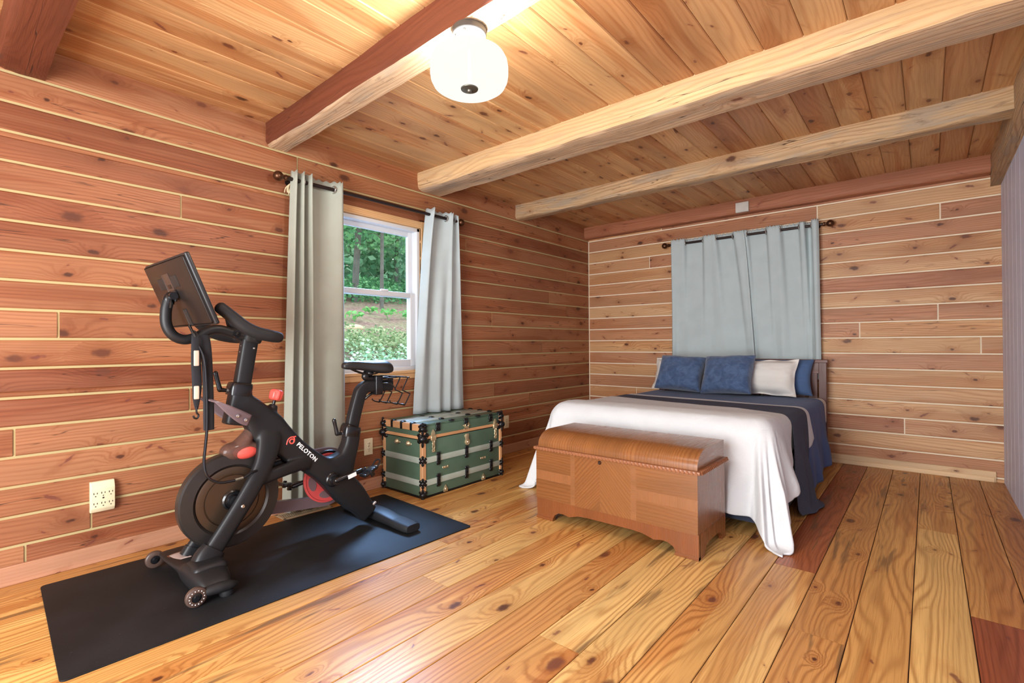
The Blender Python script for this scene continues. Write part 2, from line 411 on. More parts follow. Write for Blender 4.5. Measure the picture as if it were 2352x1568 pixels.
def log_wall(name, axis, lo, hi, sgn_pos, hole=None, mat='log', chink='chink', thick=.16, joints=None):
    """flat-faced logs with chinking; axis 'y' = left wall on x=0, axis 'x' = back wall on y=0"""
    B = Boards(); ch = .006
    k = 0; rows = []
    z = ZTOP + PITCH
    while z > -.02:
        rows.append((max(z - PITCH, -.02), z if rows else ZC + .05)); z -= PITCH
    for ri, (z0, z1) in enumerate(rows):
        if z1 - z0 < .01: continue
        segs = [(lo, hi)]
        if hole and z1 > hole[2] + .001 and z0 < hole[3] - .001:
            if z0 < hole[2]: segs = [(lo, hi, z0, hole[2])] ; segs += [(lo, hole[0], hole[2], z1), (hole[1], hi, hole[2], z1)]
            elif z1 > hole[3]: segs = [(lo, hi, hole[3], z1), (lo, hole[0], z0, hole[3]), (hole[1], hi, z0, hole[3])]
            else: segs = [(lo, hole[0]), (hole[1], hi)]
        for sg in segs:
            a, b = sg[0], sg[1]; c0, c1 = (sg[2], sg[3]) if len(sg) > 2 else (z0, z1)
            # chinking strip behind the log faces
            if axis == 'y': co = [(-.006, a, c0), (-.006, b, c0), (-.006, b, c1), (-.006, a, c1)]
            else: co = [(a, .006, c0), (b, .006, c0), (b, .006, c1), (a, .006, c1)]
            B.face(co, [(0, 0)]*4, .5, 1)
            cuts = [a]
            if b - a > 1.0:
                jl = [j for j in (joints or {}).get(ri, []) if a + .1 < j < b - .1]
                if not jl and rnd.random() < .55: jl = [rnd.uniform(a + .4, b - .4)]
                cuts += sorted(jl)
            cuts.append(b)
            g0 = .006 if abs(c0 - z0) < 1e-6 else 0; g1 = .006 if abs(c1 - z1) < 1e-6 else 0
            for q in range(len(cuts)-1):
                s0, s1 = cuts[q] + (.005 if q else 0), cuts[q+1] - (.005 if q < len(cuts)-2 else 0)
                w0, w1 = c0 + g0, c1 - g1
                if w1 - w0 < .012: continue
                tone = rnd.random()
                if axis == 'y': sec = [(-thick, w0), (-.004, w0), (0, w0+ch), (0, w1-ch), (-.004, w1), (-thick, w1)]
                else: sec = [(thick, w0), (.004, w0), (0, w0+ch), (0, w1-ch), (.004, w1), (thick, w1)]
                B.extrude(sec, axis, s0, s1, tone=tone)
    o = B.done(name, [M[mat], M[chink]], kind='structure', angle=25)
    return o
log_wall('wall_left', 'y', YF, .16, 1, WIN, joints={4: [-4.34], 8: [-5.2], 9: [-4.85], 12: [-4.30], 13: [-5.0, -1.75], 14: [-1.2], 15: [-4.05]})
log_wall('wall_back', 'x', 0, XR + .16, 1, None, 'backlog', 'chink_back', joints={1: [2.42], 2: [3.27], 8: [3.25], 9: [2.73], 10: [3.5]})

# chinking bead in the corner
bm = newbm(); box(bm, (-.002, -.007, .05), (.009, .004, 2.33), .003); obj('trim_1', bm, M['chink_back'], kind='structure')

# right wall: blue painted vertical boards
B = Boards(); y = YF; k = 0
while y < -.001:
    y1 = min(y + .19, 0)
    B.board((XR, y, 0), (XR + .1, y1 , ZC + .05), 'z', ch=.003); y = y1
B.done('wall_right', [M['blue']], kind='structure', angle=25)
# unseen wall behind the camera; its wide opening is added for the fill lamp
B = Boards()
for lo, hi in (((-.16, YF - .1, 0), (.6, YF, ZC)), ((3.1, YF - .1, 0), (XR + .1, YF, ZC)), ((.6, YF - .1, 2.2), (3.1, YF, ZC))):
    B.board(lo, hi, 'x', ch=0)
B.done('wall_front', [M['log']], kind='structure')

# floor planks along y
B = Boards(); pw = .1755; x = 2.4275 - 14 * pw
JT = {15: [-2.595], 18: [-1.57], 19: [-2.625], 12: [-3.8], 8: [-3.77], 10: [-1.9]}
for i in range(22):
    x0, x1 = max(x, -.05), min(x + pw, XR + .02)
    if x1 > x0:
        cuts = [YF - .1] + sorted(JT.get(i, [])) + [.02]
        if i not in JT and rnd.random() < .6: cuts = [cuts[0], rnd.uniform(-4.4, -.8), cuts[-1]]
        for q in range(len(cuts)-1):
            tone = rnd.random() * .88
            if i == 15 and q == 1: tone = .95
            if i == 19 and q == 0: tone = 1.0
            if i == 16: tone = .81
            g = .0016
            sec = [(x0+g, -.03), (x1-g, -.03), (x1-g, -.002), (x1-g-.002, 0), (x0+g+.002, 0), (x0+g, -.002)]
            B.extrude(sec, 'y', cuts[q] + (.001 if q else 0), cuts[q+1] - (.001 if q < len(cuts)-2 else 0), tone=tone)
    x += pw
B.face([(-.1, YF-.1, -.006), (XR+.1, YF-.1, -.006), (XR+.1, .1, -.006), (-.1, .1, -.006)], [(0, 0)]*4, .5, 1)
B.done('floor', [M['floor'], M['gap']], kind='structure', angle=20)

# ceiling planks along y, with bevelled joints
B = Boards(); cp = .1675; x = 3.264 - 20 * cp
for i in range(24):
    x0, x1 = max(x, -.05), min(x + cp, XR + .02)
    if x1 > x0 + .01:
        cuts = [YF - .1, .02]
        if rnd.random() < .5: cuts = [cuts[0], rnd.choice((-3.81, -2.54, -1.34)), cuts[-1]]
        for q in range(len(cuts)-1):
            e = .0008
            sec = [(x0+e, ZC+.03), (x0+e, ZC+.005), (x0+e+.005, ZC), (x1-e-.005, ZC), (x1-e, ZC+.005), (x1-e, ZC+.03)]
            B.extrude(sec, 'y', cuts[q], cuts[q+1])
    x += cp
B.face([(-.2, YF-.1, ZC+.035), (XR+.2, YF-.1, ZC+.035), (XR+.2, .2, ZC+.035), (-.2, .2, ZC+.035)], [(0, 0)]*4, .5, 1)
B.done('ceiling', [M['ceil'], M['gap']], kind='structure', angle=20)

# baseboards
B = Boards(); B.board((0, YF, 0), (.02, -.02, .088), 'y', ch=.004, tone=.8); B.done('baseboard_left', [M['basewood']], kind='structure', angle=25)
B = Boards(); B.board((0, -.018, .0), (3.575, 0, .082), 'x', ch=.004, tone=.5); B.board((0, -.03, 0), (3.565, -.018, .042), 'x', ch=.006, tone=.9)
B.done('baseboard_back', [M['trimwood']], kind='structure', angle=25)

# ---------------------------------------------------------------- ceiling beams (each one a thing)
def beam(label, x0, x1, ya, yb, z0, mat, skew=0.0, rough=.006, axis='x', z1=ZC + .01, under=None):
    B = Boards()
    w = abs(yb - ya); sec = []
    n = 5
    for i in range(n): sec.append((ya + (yb-ya)*i/n, z0))
    for i in range(n): sec.append((yb, z0 + (z1-z0)*i/n))
    for i in range(n): sec.append((yb - (yb-ya)*i/n, z1))
    for i in range(n): sec.append((ya, z1 - (z1-z0)*i/n))
    seed = rnd.uniform(0, 99)
    def jit(p):
        p = Vector(p)
        if axis == 'x':
            d = Vector((p.x*2.0 + seed, p.y*9, p.z*9))
            q = mnoise.noise_vector(d) * rough + mnoise.noise_vector(d*5) * rough * .5
            if p.z > z1 - .02: q.z = 0
            # worn lower edge
            c = max(0, 1 - math.hypot((p.y-ya)/.02, (p.z-z0)/.02)); q += Vector((0, .012*c, .012*c))*(.6 + mnoise.noise(d*3))
            return p + Vector((0, q.y + skew*p.x, q.z))
        d = Vector((p.y*2.0 + seed, p.x*9, p.z*9))
        q = mnoise.noise_vector(d) * rough
        return p + Vector((q.x, 0, 0 if p.z > z1 - .02 else q.z))
    B.extrude(sec, axis, x0, x1, n=60, jit=jit, side_mi={i: 1 for i in range(n)} if under else None)
    o = B.done('ceiling_beam', [M[mat]] + ([M[under]] if under else []), angle=50)
    return tag(o, label, 'beam', 'ceiling beams')
beam('dark red-brown ceiling beam cut off at the top left corner of the picture', -.1, XR, -5.06, -4.90, 2.335, 'beam_red')
beam('red-brown ceiling beam that carries the frosted glass light', -.1, 3.56, -3.875, -3.75, 2.333, 'beam_red', skew=-.026, under='beam_under')
beam('wide pale rough ceiling beam between the light and the grey weathered beam', -.1, 3.56, -2.66, -2.43, 2.34, 'beam_pale', rough=.008, under='beam_under')
beam('slim grey weathered ceiling beam with ragged edges nearest the bed', -.1, 3.56, -1.41, -1.28, 2.345, 'beam_grey', rough=.010)
beam('reddish beam lying along the top of the back wall', 0, 3.56, -.10, 0.0, 2.348, 'beam_plain', rough=.003)
beam('grey-brown beam running along the top of the blue wall', -6.6, -.005, 3.56, 3.64, 2.262, 'beam_grey', axis='y', rough=.006)
B = Boards(); B.board((1.750, -.128, 2.352), (1.868, -.10, 2.448), 'x', ch=.003, tone=.5)
tag(B.done('wood_block', [plain('pale_grey_wood', rgb(196, 190, 182), .7, vary=.06)]), 'small pale grey block fixed to the reddish beam above the curtains', 'block')

# ---------------------------------------------------------------- window in the left wall
y0, y1, z0, z1 = WIN
bm = newbm()
for lo, hi in (((-.15, y0, z0), (-.012, y0+.03, z1)), ((-.15, y1-.03, z0), (-.012, y1, z1)), ((-.15, y0, z1-.03), (-.012, y1, z1)), ((-.15, y0, z0), (-.012, y1, z0+.035))):
    box(bm, lo, hi, .003)
w1 = obj('window_1', bm, M['vinyl'], kind='structure')
def sash(name, ya, yb, za, zb, x, t, fr, top):
    bm = newbm()
    box(bm, (x-t, ya, za), (x, ya+fr, zb), .004); box(bm, (x-t, yb-fr, za), (x, yb, zb), .004)
    box(bm, (x-t, ya+fr, za), (x, yb-fr, za+(.045 if top else .06)), .004); box(bm, (x-t, ya+fr, zb-.04), (x, yb-fr, zb), .004)
    s = obj(name, bm, M['vinyl'], w1)
    bm = newbm(); box(bm, (x-t*.6, ya+fr-.004, za+.03), (x-t*.6+.006, yb-fr+.004, zb-.03)); obj('glass_pane', bm, M['glass'], s)
    return s
sash('upper_sash', y0+.028, y1-.028, 1.455, z1-.028, -.075, .03, .045, True)
ls = sash('lower_sash', y0+.03, y1-.03, z0+.03, 1.497, -.038, .032, .048, False)
bm = newbm(); box(bm, (-.05, -3.0, 1.49), (-.03, -2.93, 1.508), .004); obj('sash_lock', bm, M['vinyl'], ls)
# wooden casing, flush with the logs, and sill
B = Boards()
B.board((-.02, y0-.055, z0-.02), (.008, y0, z1+.055), 'z', ch=.003); B.board((-.02, y1, z0-.02), (.008, y1+.055, z1+.055), 'z', ch=.003)
B.board((-.02, y0, z1), (.008, y1, z1+.055), 'y', ch=.003)
B.board((-.16, y0-.001, z1-.004), (-.008, y1, z1+.02), 'y', ch=0); B.board((-.16, y1-.004, z0), (-.008, y1+.02, z1), 'z', ch=0); B.board((-.16, y0-.02, z0), (-.008, y0+.004, z1), 'z', ch=0)
B.done('window_casing', [M['casing']], w1)
B = Boards(); B.board((-.16, y0-.03, z0-.02), (.018, y1+.03, z0+.006), 'y', ch=.004); B.board((-.02, y0-.03, z0-.062), (.012, y1+.03, z0-.02), 'y', ch=.004)
B.done('window_sill', [M['casing']], w1)
# ---------------------------------------------------------------- curtains, rods
M['curtain'] = fabric('curtain_grey', rgb(160, 163, 150), .85, 700, .12, .15, 0.15, .03)
M['curtain_b'] = fabric('curtain_blue_grey', rgb(180, 192, 193), .85, 700, .12, .15, 0.15, .03)
M['twine'] = plain('cream_twine', rgb(214, 198, 160), .9)

def curtain_rod(name, label, a, b, ax, finial_ends=(1, 1), tassel=False):
    """rod from a to b (points); ax 'y' or 'x'"""
    a, b = Vector(a), Vector(b)
    t = thing(name, label, 'curtain rod', ((a+b)/2), 'curtain rods')
    bm = newbm(); tube(bm, [a, b], .0125, 14); obj('rod', bm, M['rod'], t)
    d = (b-a).normalized()
    for p, s, on in ((a, -1, finial_ends[0]), (b, 1, finial_ends[1])):
        bm = newbm()
        prof = [(.0125, 0), (.018, .004), (.018, .012), (.011, .018), (.011, .026)]
        for q in range(9):
            an = -PI/2*.7 + q*(PI/2*1.7)/8
            prof.append((.031*math.cos(an), .055 + .031*math.sin(an)))
        prof = [(r, h*s) for r, h in prof]
        lathe(bm, prof, p, 'y' if ax == 'y' else 'x', 20); obj('finial', bm, M['bronze'], t)
    n = Vector((1, 0, 0)) if ax == 'y' else Vector((0, -1, 0))
    for p in (a + d*.05, b - d*.05):
        wall = Vector(p); 
        if ax == 'y': wall.x = 0
        else: wall.y = 0
        bm = newbm(); tube(bm, [wall, p], .007, 10)
        tube(bm, [p - d*.008, p + d*.008], .019, 14)
        c = wall
        if ax == 'y': lathe(bm, [(.022, 0), (.022, .006)], c, 'x', 16)
        else: lathe(bm, [(.022, 0), (.022, -.006)], c, 'y', 16)
        obj('bracket', bm, M['rod'], t)
    if tassel:
        bm = newbm(); r2 = random.Random(3)
        for i in range(14):
            p0 = a + Vector((-.03, .035, -.02)); q = p0 + Vector((r2.uniform(-.012, .012), r2.uniform(-.025, .02), -.03)); e = q + Vector((r2.uniform(-.008, .008), r2.uniform(-.018, .012), r2.uniform(-.03, -.045)))
            tube(bm, [p0, q, e], .003, 5, smooth=3)
        obj('tassel', bm, M['twine'], t, label='frayed cream twine hanging behind the finial')
    return t
curtain_rod('curtain_rod', 'dark curtain rod with bronze ball ends over the open window', (.09, -3.785, 2.135), (.09, -2.315, 2.135), 'y', tassel=True)
curtain_rod('curtain_rod', 'dark curtain rod with bronze ball end above the bed', (1.055, -.07, 2.135), (2.475, -.07, 2.135), 'x')

def curtain(label, top, bot, ztop, zbot, ax, rod, mat, grom, hem=.0, sway=.0, n=10, group='grommet curtains'):
    """top / bot: plan-view control points (along wall, off the wall); grom: positions along the wall of the metal rings"""
    T, B0 = crom(top, n), crom(bot, n); m = len(T)
    Bt = []
    for k in range(m):
        fr = k/(m-1)*(len(B0)-1); i0 = min(int(fr), len(B0)-2); fr -= i0
        Bt.append((B0[i0][0]*(1-fr)+B0[i0+1][0]*fr, B0[i0][1]*(1-fr)+B0[i0+1][1]*fr))
    bm = newbm(); rows = 44
    def P(i, j):
        k = min(int(round(i*(m-1))), m-1); s = j
        e = s**.8
        a = T[k][0]*(1-e) + Bt[k][0]*e; o = T[k][1]*(1-e) + Bt[k][1]*e
        z = ztop + (zbot-ztop)*s
        w = mnoise.noise(Vector((a*5, s*3, 2.0)))*.006*min(1, s*4) + sway*math.sin(s*PI)
        if s < .03: z += .006*math.sin(k*.9)
        o += w
        o = max(o, .012)
        return Vector((o, a, z)) if ax == 'y' else Vector((a, -o, z))
    grid(bm, m, rows, P)
    base = Vector((.09, (top[0][0]+top[-1][0])/2, zbot)) if ax == 'y' else Vector(((top[0][0]+top[-1][0])/2, -.07, zbot))
    t = thing('curtain', label, 'curtain', base, group)
    o = obj('cloth', bm, mat, t, angle=180)
    mod(o, 'SOLIDIFY', thickness=.003, offset=0)
    for g in grom:
        bm = newbm()
        R, r = .0235, .0045
        prof = [(R + r*math.cos(q*PI/4), r*math.sin(q*PI/4)) for q in range(8)]
        c = (rod, g, 2.135) if ax == 'y' else (g, -rod, 2.135)
        lathe(bm, prof, c, 'y' if ax == 'y' else 'x', 20, closed=True)
        obj('grommet', bm, M['nickel'], t)
    return t
curtain('grey curtain bunched into three pleats left of the window, behind the exercise bike',
        [(-3.752, .075), (-3.735, .128), (-3.708, .055), (-3.690, .130), (-3.662, .055), (-3.640, .132), (-3.615, .065), (-3.56, .050), (-3.49, .062), (-3.44, .110), (-3.415, .122), (-3.392, .085)],
        [(-3.815, .070), (-3.790, .135), (-3.750, .050), (-3.715, .135), (-3.675, .050), (-3.640, .140), (-3.600, .070), (-3.54, .095), (-3.47, .120), (-3.42, .105), (-3.395, .085), (-3.375, .075)],
        2.188, .03, 'y', .09, M['curtain'], [-3.735, -3.68, -3.63, -3.465, -3.415])
curtain('blue-grey curtain right of the window, hanging down behind the green trunk',
        [(-2.615, .045), (-2.598, .140), (-2.580, .075), (-2.52, .050), (-2.45, .065), (-2.405, .118), (-2.380, .125), (-2.350, .065), (-2.335, .05), (-2.315, .115)],
        [(-2.745, .030), (-2.70, .065), (-2.64, .060), (-2.59, .030), (-2.53, .10), (-2.46, .055), (-2.41, .10), (-2.35, .050), (-2.29, .085), (-2.215, .06)],
        2.185, .519, 'y', .09, M['curtain_b'], [-2.587, -2.44, -2.355])
curtain('left panel of the blue-grey curtains closed above the bed',
        [(1.072, .06), (1.082, .095), (1.10, .098), (1.15, .094), (1.20, .098), (1.222, .088), (1.240, .052), (1.27, .044), (1.33, .048), (1.385, .044), (1.404, .052), (1.422, .088), (1.445, .098), (1.49, .094), (1.52, .098), (1.536, .088), (1.554, .052), (1.58, .044), (1.63, .048), (1.675, .044), (1.696, .052), (1.714, .088), (1.735, .097), (1.775, .094), (1.80, .098), (1.815, .10)],
        [(1.070, .055), (1.095, .085), (1.13, .055), (1.20, .06), (1.25, .078), (1.31, .07), (1.38, .08), (1.44, .07), (1.50, .055), (1.58, .07), (1.66, .085), (1.73, .07), (1.80, .055), (1.85, .06), (1.885, .075), (1.905, .09), (1.915, .092)],
        2.178, .74, 'x', .07, M['curtain_b'], [1.231, 1.413, 1.545, 1.705])
curtain('right panel of the blue-grey curtains above the bed, with a loose fold at its edge',
        [(1.798, .082), (1.815, .086), (1.830, .084), (1.848, .052), (1.87, .044), (1.92, .048), (1.98, .044), (2.001, .052), (2.019, .088), (2.04, .098), (2.08, .094), (2.108, .098), (2.124, .088), (2.142, .052), (2.165, .044), (2.21, .048), (2.255, .044), (2.276, .052), (2.294, .088), (2.31, .096), (2.326, .088), (2.334, .05), (2.345, .022), (2.365, .018), (2.380, .04), (2.388, .10), (2.40, .125), (2.425, .128), (2.445, .10)],
        [(1.908, .05), (1.93, .055), (1.96, .08), (2.01, .075), (2.06, .065), (2.10, .055), (2.15, .08), (2.20, .07), (2.25, .06), (2.29, .055), (2.33, .05), (2.36, .035), (2.385, .04), (2.40, .07), (2.415, .088), (2.43, .088), (2.452, .07)],
        2.178, .74, 'x', .07, M['curtain_b'], [1.839, 2.01, 2.133, 2.285, 2.384])

# ---------------------------------------------------------------- bed
M['bedwood'] = wood('bed_dark_wood', [(0, rgb(98, 60, 52)), (1, rgb(106, 66, 56))], dark=.7, contrast=.25, ring=60, knot=0, rough=.4, bump=.05)
M['mattress'] = fabric('mattress_cloth', rgb(206, 204, 200), .9)
M['duvet'] = fabric('white_duvet', rgb(211, 214, 216), .9, 500, 1.0, .1, .8, .012)
M['sheet'] = fabric('white_sheet', rgb(208, 212, 216), .9, 500, .4, .1, .6, .012)
M['navy'] = fabric('navy_comforter', rgb(70, 90, 134), .85, 500, .4, .08, .6, .05)
M['charcoal'] = None
g = Graph('charcoal_knit'); co = g.coord()
x_, y_, z_ = g.sep(co)
kn = g.m('MULTIPLY', g.m('SINE', g.m('MULTIPLY', g.m('ADD', y_, z_), 620.)), g.m('SINE', g.m('MULTIPLY', g.m('SUBTRACT', x_, z_), 420.)))
g.set(Base_Color=g.mix(g.smooth(kn, -.6, .6), rgb(58, 62, 76), rgb(96, 102, 120)), Roughness=.95); g.b.inputs['Specular IOR Level'].default_value = .2
g.bump(kn, .6, .003); M['charcoal'] = g.mat
M['skirt'] = fabric('bed_skirt', rgb(52, 58, 74), .9)
M['velvet'] = None
g = Graph('blue_velvet'); co = g.coord()
n1 = g.noise(co, 16, 4.0, dist=1.2); n2 = g.noise(co, 160, 2.0)
g.set(Base_Color=g.mix(g.smooth(g.m('ADD', g.m('MULTIPLY', n1, .75), g.m('MULTIPLY', n2, .25)), .30, .70), rgb(58, 76, 108), rgb(84, 104, 138)), Roughness=.9)
g.b.inputs['Sheen Weight'].default_value = .35; g.b.inputs['Sheen Roughness'].default_value = .5; g.b.inputs['Specular IOR Level'].default_value = .15
g.bump(g.m('ADD', n1, g.m('MULTIPLY', n2, .4)), .5, .006); M['velvet'] = g.mat
M['bluepillow'] = fabric('blue_cotton', rgb(74, 98, 136), .85, 500, .4, .15, .5, .04)
M['sham'] = fabric('white_sham', rgb(224, 220, 213), .9, 500, .4, .1, .5, .015)

BX0, BX1, BYF, BYH, BZ = .985, 2.505, -2.20, -.165, .585
bed = thing('bed', 'bed with a dark slatted headboard under the closed curtains', 'bed', (1.735, -1.2, 0))
B = Boards(); B.board((.955, -.165, .893), (2.51, -.098, .922), 'x', ch=.004); B.done('headboard_cap', [M['bedwood']], bed)
B = Boards(); B.board((1.02, -.150, .80), (2.445, -.115, .893), 'x', ch=.002); B.done('headboard_rail', [M['bedwood']], bed)
B = Boards(); B.board((1.02, -.150, .36), (2.445, -.115, .46), 'x', ch=.002); B.done('headboard_rail', [M['bedwood']], bed)
for xa, xb in ((.962, 1.022), (2.442, 2.502)):
    B = Boards(); B.board((xa, -.158, 0), (xb, -.105, .893), 'z', ch=.003); B.done('headboard_post', [M['bedwood']], bed)
ns = 15
for i in range(ns):
    xc = 1.022 + (i + .5)*(2.442-1.022)/ns
    B = Boards(); B.board((xc-.035, -.142, .46), (xc+.035, -.122, .80), 'z', ch=.002); B.done('headboard_slat', [M['bedwood']], bed)
for xa, xb in ((1.0, 1.03), (2.46, 2.49)):
    B = Boards(); B.board((xa, -2.18, .17), (xb, -.16, .29), 'y', ch=.003); B.done('side_rail', [M['bedwood']], bed)
B = Boards(); B.board((1.0, -2.20, .17), (2.49, -2.17, .29), 'x', ch=.003); B.done('foot_rail', [M['bedwood']], bed)
for xa in (1.0, 2.43):
    B = Boards(); B.board((xa, -2.20, 0), (xa+.06, -2.14, .30), 'z', ch=.003); B.done('leg', [M['bedwood']], bed)
bm = newbm(); box(bm, (BX0+.01, BYF+.01, .20), (BX1-.01, BYH-.01, .34), .02); obj('box_spring', bm, M['skirt'], bed)
bm = newbm(); box(bm, (BX0, BYF, .34), (BX1, BYH, BZ), .05, 4); obj('mattress', bm, M['mattress'], bed)
# dark cloth of the bed base seen under the covers
bm = newbm(); box(bm, (BX0-.004, BYF-.006, .04), (BX1+.004, BYH-.05, .20), .01); obj('bed_skirt', bm, M['skirt'], bed)

def drape(nu, nv, S0, S1, T0, T1, off, r=.06, fold=.014, flare=.10, seed=0, puff=.0, kf=13.0, zmin=.012, lift=None, splay=0.0):
    """cloth laid over the mattress: s runs across the bed (x unrolled), t from the head to the foot (y unrolled);
    S0(t)/S1(t) give the left/right hems, T0(s)/T1(s) the head/foot hems as fractions 0..1 -> metres"""
    bm = newbm()
    xl, xr, yf, zt = BX0, BX1, BYF, BZ + off
    def arc(l):
        if l <= 0: return 0, 0
        a = l / r
        if a < PI/2: return r*math.sin(a), r*(1-math.cos(a))
        rest = l - r*PI/2
        return r + rest*flare, r + rest*(1 - flare*flare*.5)
    def P(i, j):
        s = S0(j)*(1-i) + S1(j)*i
        t = T0(i)*(1-j) + T1(i)*j
        ax = (s - (xr-r)) if s > xr-r else ((xl+r) - s if s < xl+r else 0); sx = 1 if s > xr-r else -1
        b = (yf+r) - t if t < yf+r else 0
        n = mnoise.noise(Vector((s*2.2, t*2.2, seed)))*.5 + mnoise.noise(Vector((s*6, t*6, seed+5)))*.22
        cx = min(max(s, xl+r), xr-r); cy = max(t, yf+r)
        if ax > 0 and b > 0:
            l = math.hypot(ax, b); ph = math.atan2(b, ax); d = Vector((sx*math.cos(ph), -math.sin(ph), 0)); par = ph*.42*1.6
        elif ax > 0: l = ax; d = Vector((sx, 0, 0)); par = t
        elif b > 0: l = b; d = Vector((0, -1, 0)); par = s
        else: l = 0; d = Vector((0, 0, 0)); par = 0
        if l == 0:
            z = zt + n*puff
            if lift: z += lift(s, t)
            return Vector((s, t, z))
        o, dr = arc(l)
        k = min(1, l/.4)
        w = (math.sin(par*kf + seed) + .6*math.sin(par*kf*2.3 + seed*2 + l*3) )*fold*k*k
        q = Vector((cx, cy, zt)) + d*(o + off*.9 + w + n*.012*k) + Vector((0, 0, -dr))
        if ax > 0 and b > 0 and splay: q += Vector((.25*sx, -1, 0))*splay*(1 if sx > 0 else .6)*min(1, l/.72)**1.5*max(0, math.sin(2*ph))**.85
        e = max(0, 1 - l/r)
        q.z += n*puff*e
        if lift: q.z += lift(s, t)*e
        if q.z < zmin + .02:
            ex = zmin + .02 - q.z
            q.z = zmin + .02*math.exp(-ex/.02); q += d*min(ex, .05)*.7
        return q
    grid(bm, nu, nv, P); return bm
def cloth(name, label, cat, bm, mat, th=.006, group='bed covers'):
    o = obj(name, bm, mat, None, angle=180, loc=(1.735, -1.2, BZ))
    mod(o, 'SUBSURF', levels=1, render_levels=1); mod(o, 'SOLIDIFY', thickness=th, offset=1)
    return tag(o, label, cat, group)
lerp = lambda a, b, t: a + (b-a)*t
# layers share their folds so that they nest: navy comforter, white sheet, knit blanket, white duvet
LAY = dict(seed=3, kf=13.0, fold=.017, puff=.004)
cloth('comforter', 'navy blue comforter across the bed just below the pillows', 'comforter',
      drape(80, 50, lambda j: BX0 - .22, lambda j: BX1 + lerp(.46, .54, j), lambda i: -.34 - .22*max(0, i-.75)*4*.8, lambda i: -1.62, .006, flare=.13, **LAY), M['navy'], .004)
cloth('top_sheet', 'white sheet showing as a thin strip between navy comforter and charcoal knit blanket', 'sheet',
      drape(80, 24, lambda j: BX0 - .16, lambda j: BX1 + lerp(.20, .31, j), lambda i: lerp(-.87, -1.09, min(1, i*1.3)**.7) - .012*math.sin(i*9), lambda i: -1.58, .013, flare=.15, **LAY), M['sheet'], .003)
cloth('knit_blanket', 'charcoal knit blanket trailing down the right side of the bed to the floor', 'blanket',
      drape(90, 30, lambda j: BX0 - .20, lambda j: BX1 + lerp(.62, .58, j), lambda i: lerp(-1.00, -1.22, min(1, i*1.25)**.7) - .010*math.sin(i*7) - max(0, i-.72)*.55, lambda i: -1.66 - max(0, i-.70)*.5, .019, flare=.15, **LAY), M['charcoal'], .003)
cloth('duvet', 'white duvet over the foot of the bed with a corner hanging to the floor', 'duvet',
      drape(120, 90, lambda j: BX0 - lerp(.30, .46, min(1, j*1.6)), lambda j: BX1 + (.20 + .235*min(1, j*2.4)),
            lambda i: lerp(-1.30, -1.58, i**.8) - max(0, i-.72)*.95 + .02*math.sin(i*8), lambda i: BYF - .41 - .14*max(0, (i-.55)/.45), .027, r=.085, seed=3, puff=.007, fold=.033, flare=.16, kf=13,
            splay=.21, lift=lambda s, t: .03*math.exp(-((t+2.02)/.20)**2)), M['duvet'], .010)

def pillow(name, label, cat, w, h, th, center, tilt, yaw, mat, flange=0.0, ears=.10, seed=0, roll=0.0, group='pillows'):
    bm = newbm(); N = 33
    w, h = w + 2*flange, h + 2*flange; fa, fb = 1 - 2*flange/w, 1 - 2*flange/h
    def P(side):
        def f(i, j):
            a, b = 2*i-1, 2*j-1
            ca = max(0., 1-min(1, abs(a)/fa)**2.6); cb = max(0., 1-min(1, abs(b)/fb)**2.6)
            t = th*.5*(ca*cb)**.45 + (.0025 if max(abs(a), abs(b)) < .999 else 0)
            pull = 1 - ears*(1-abs(b)**1.7)*abs(a)**6
            pull2 = 1 - ears*(1-abs(a)**1.7)*abs(b)**6
            n = (mnoise.noise(Vector((a*2.2+seed, b*2.2, side*3)))*.014 + mnoise.noise(Vector((a*5+seed, b*7, side*3)))*.006)*(ca*cb)**.4
            e = max(0, max(abs(a) - fa, abs(b) - fb))
            wob = .10*e*math.sin((a+b)*9+seed) if flange else 0
            return Vector((a*w/2*pull, side*(t+n) + wob, b*h/2*pull2))
        return f
    for sd in (1, -1): grid(bm, N, N, P(sd))
    bmesh.ops.remove_doubles(bm, verts=bm.verts, dist=1e-4)
    T = Matrix.Translation(Vector(center)) @ Matrix.Rotation(yaw, 4, 'Z') @ Matrix.Rotation(-tilt, 4, 'X') @ Matrix.Rotation(roll, 4, 'Y')
    bmesh.ops.transform(bm, matrix=T, verts=bm.verts)
    o = obj(name, bm, mat, None, angle=180, loc=center); subsurf(o, 1)
    return tag(o, label, cat, group)
R_ = math.radians
pillow('pillow', 'plain blue pillow at the right end, half hidden behind the white sham', 'pillow', .62, .34, .16, (2.115, -.245, .765), R_(18), 0, M['bluepillow'], seed=4)
pillow('pillow', 'white pillow at the left end behind the left navy cushion', 'pillow', .56, .30, .16, (1.285, -.335, .765), R_(22), 0, M['sham'], flange=.028, seed=2)
pillow('pillow', 'white flanged pillow to the right of the two navy cushions', 'pillow', .60, .295, .19, (2.005, -.395, .765), R_(22), R_(-2), M['sham'], flange=.030, seed=6)
pillow('cushion', 'left one of the two navy velvet cushions on the bed', 'cushion', .455, .375, .20, (1.345, -.535, .785), R_(30), R_(4), M['velvet'], ears=.11, seed=1, roll=R_(3), group='navy velvet cushions')
pillow('cushion', 'right one of the two navy velvet cushions, leaning on the white pillow', 'cushion', .455, .385, .20, (1.800, -.595, .79), R_(28), R_(-5), M['velvet'], ears=.11, seed=9, roll=R_(-2.5), group='navy velvet cushions')
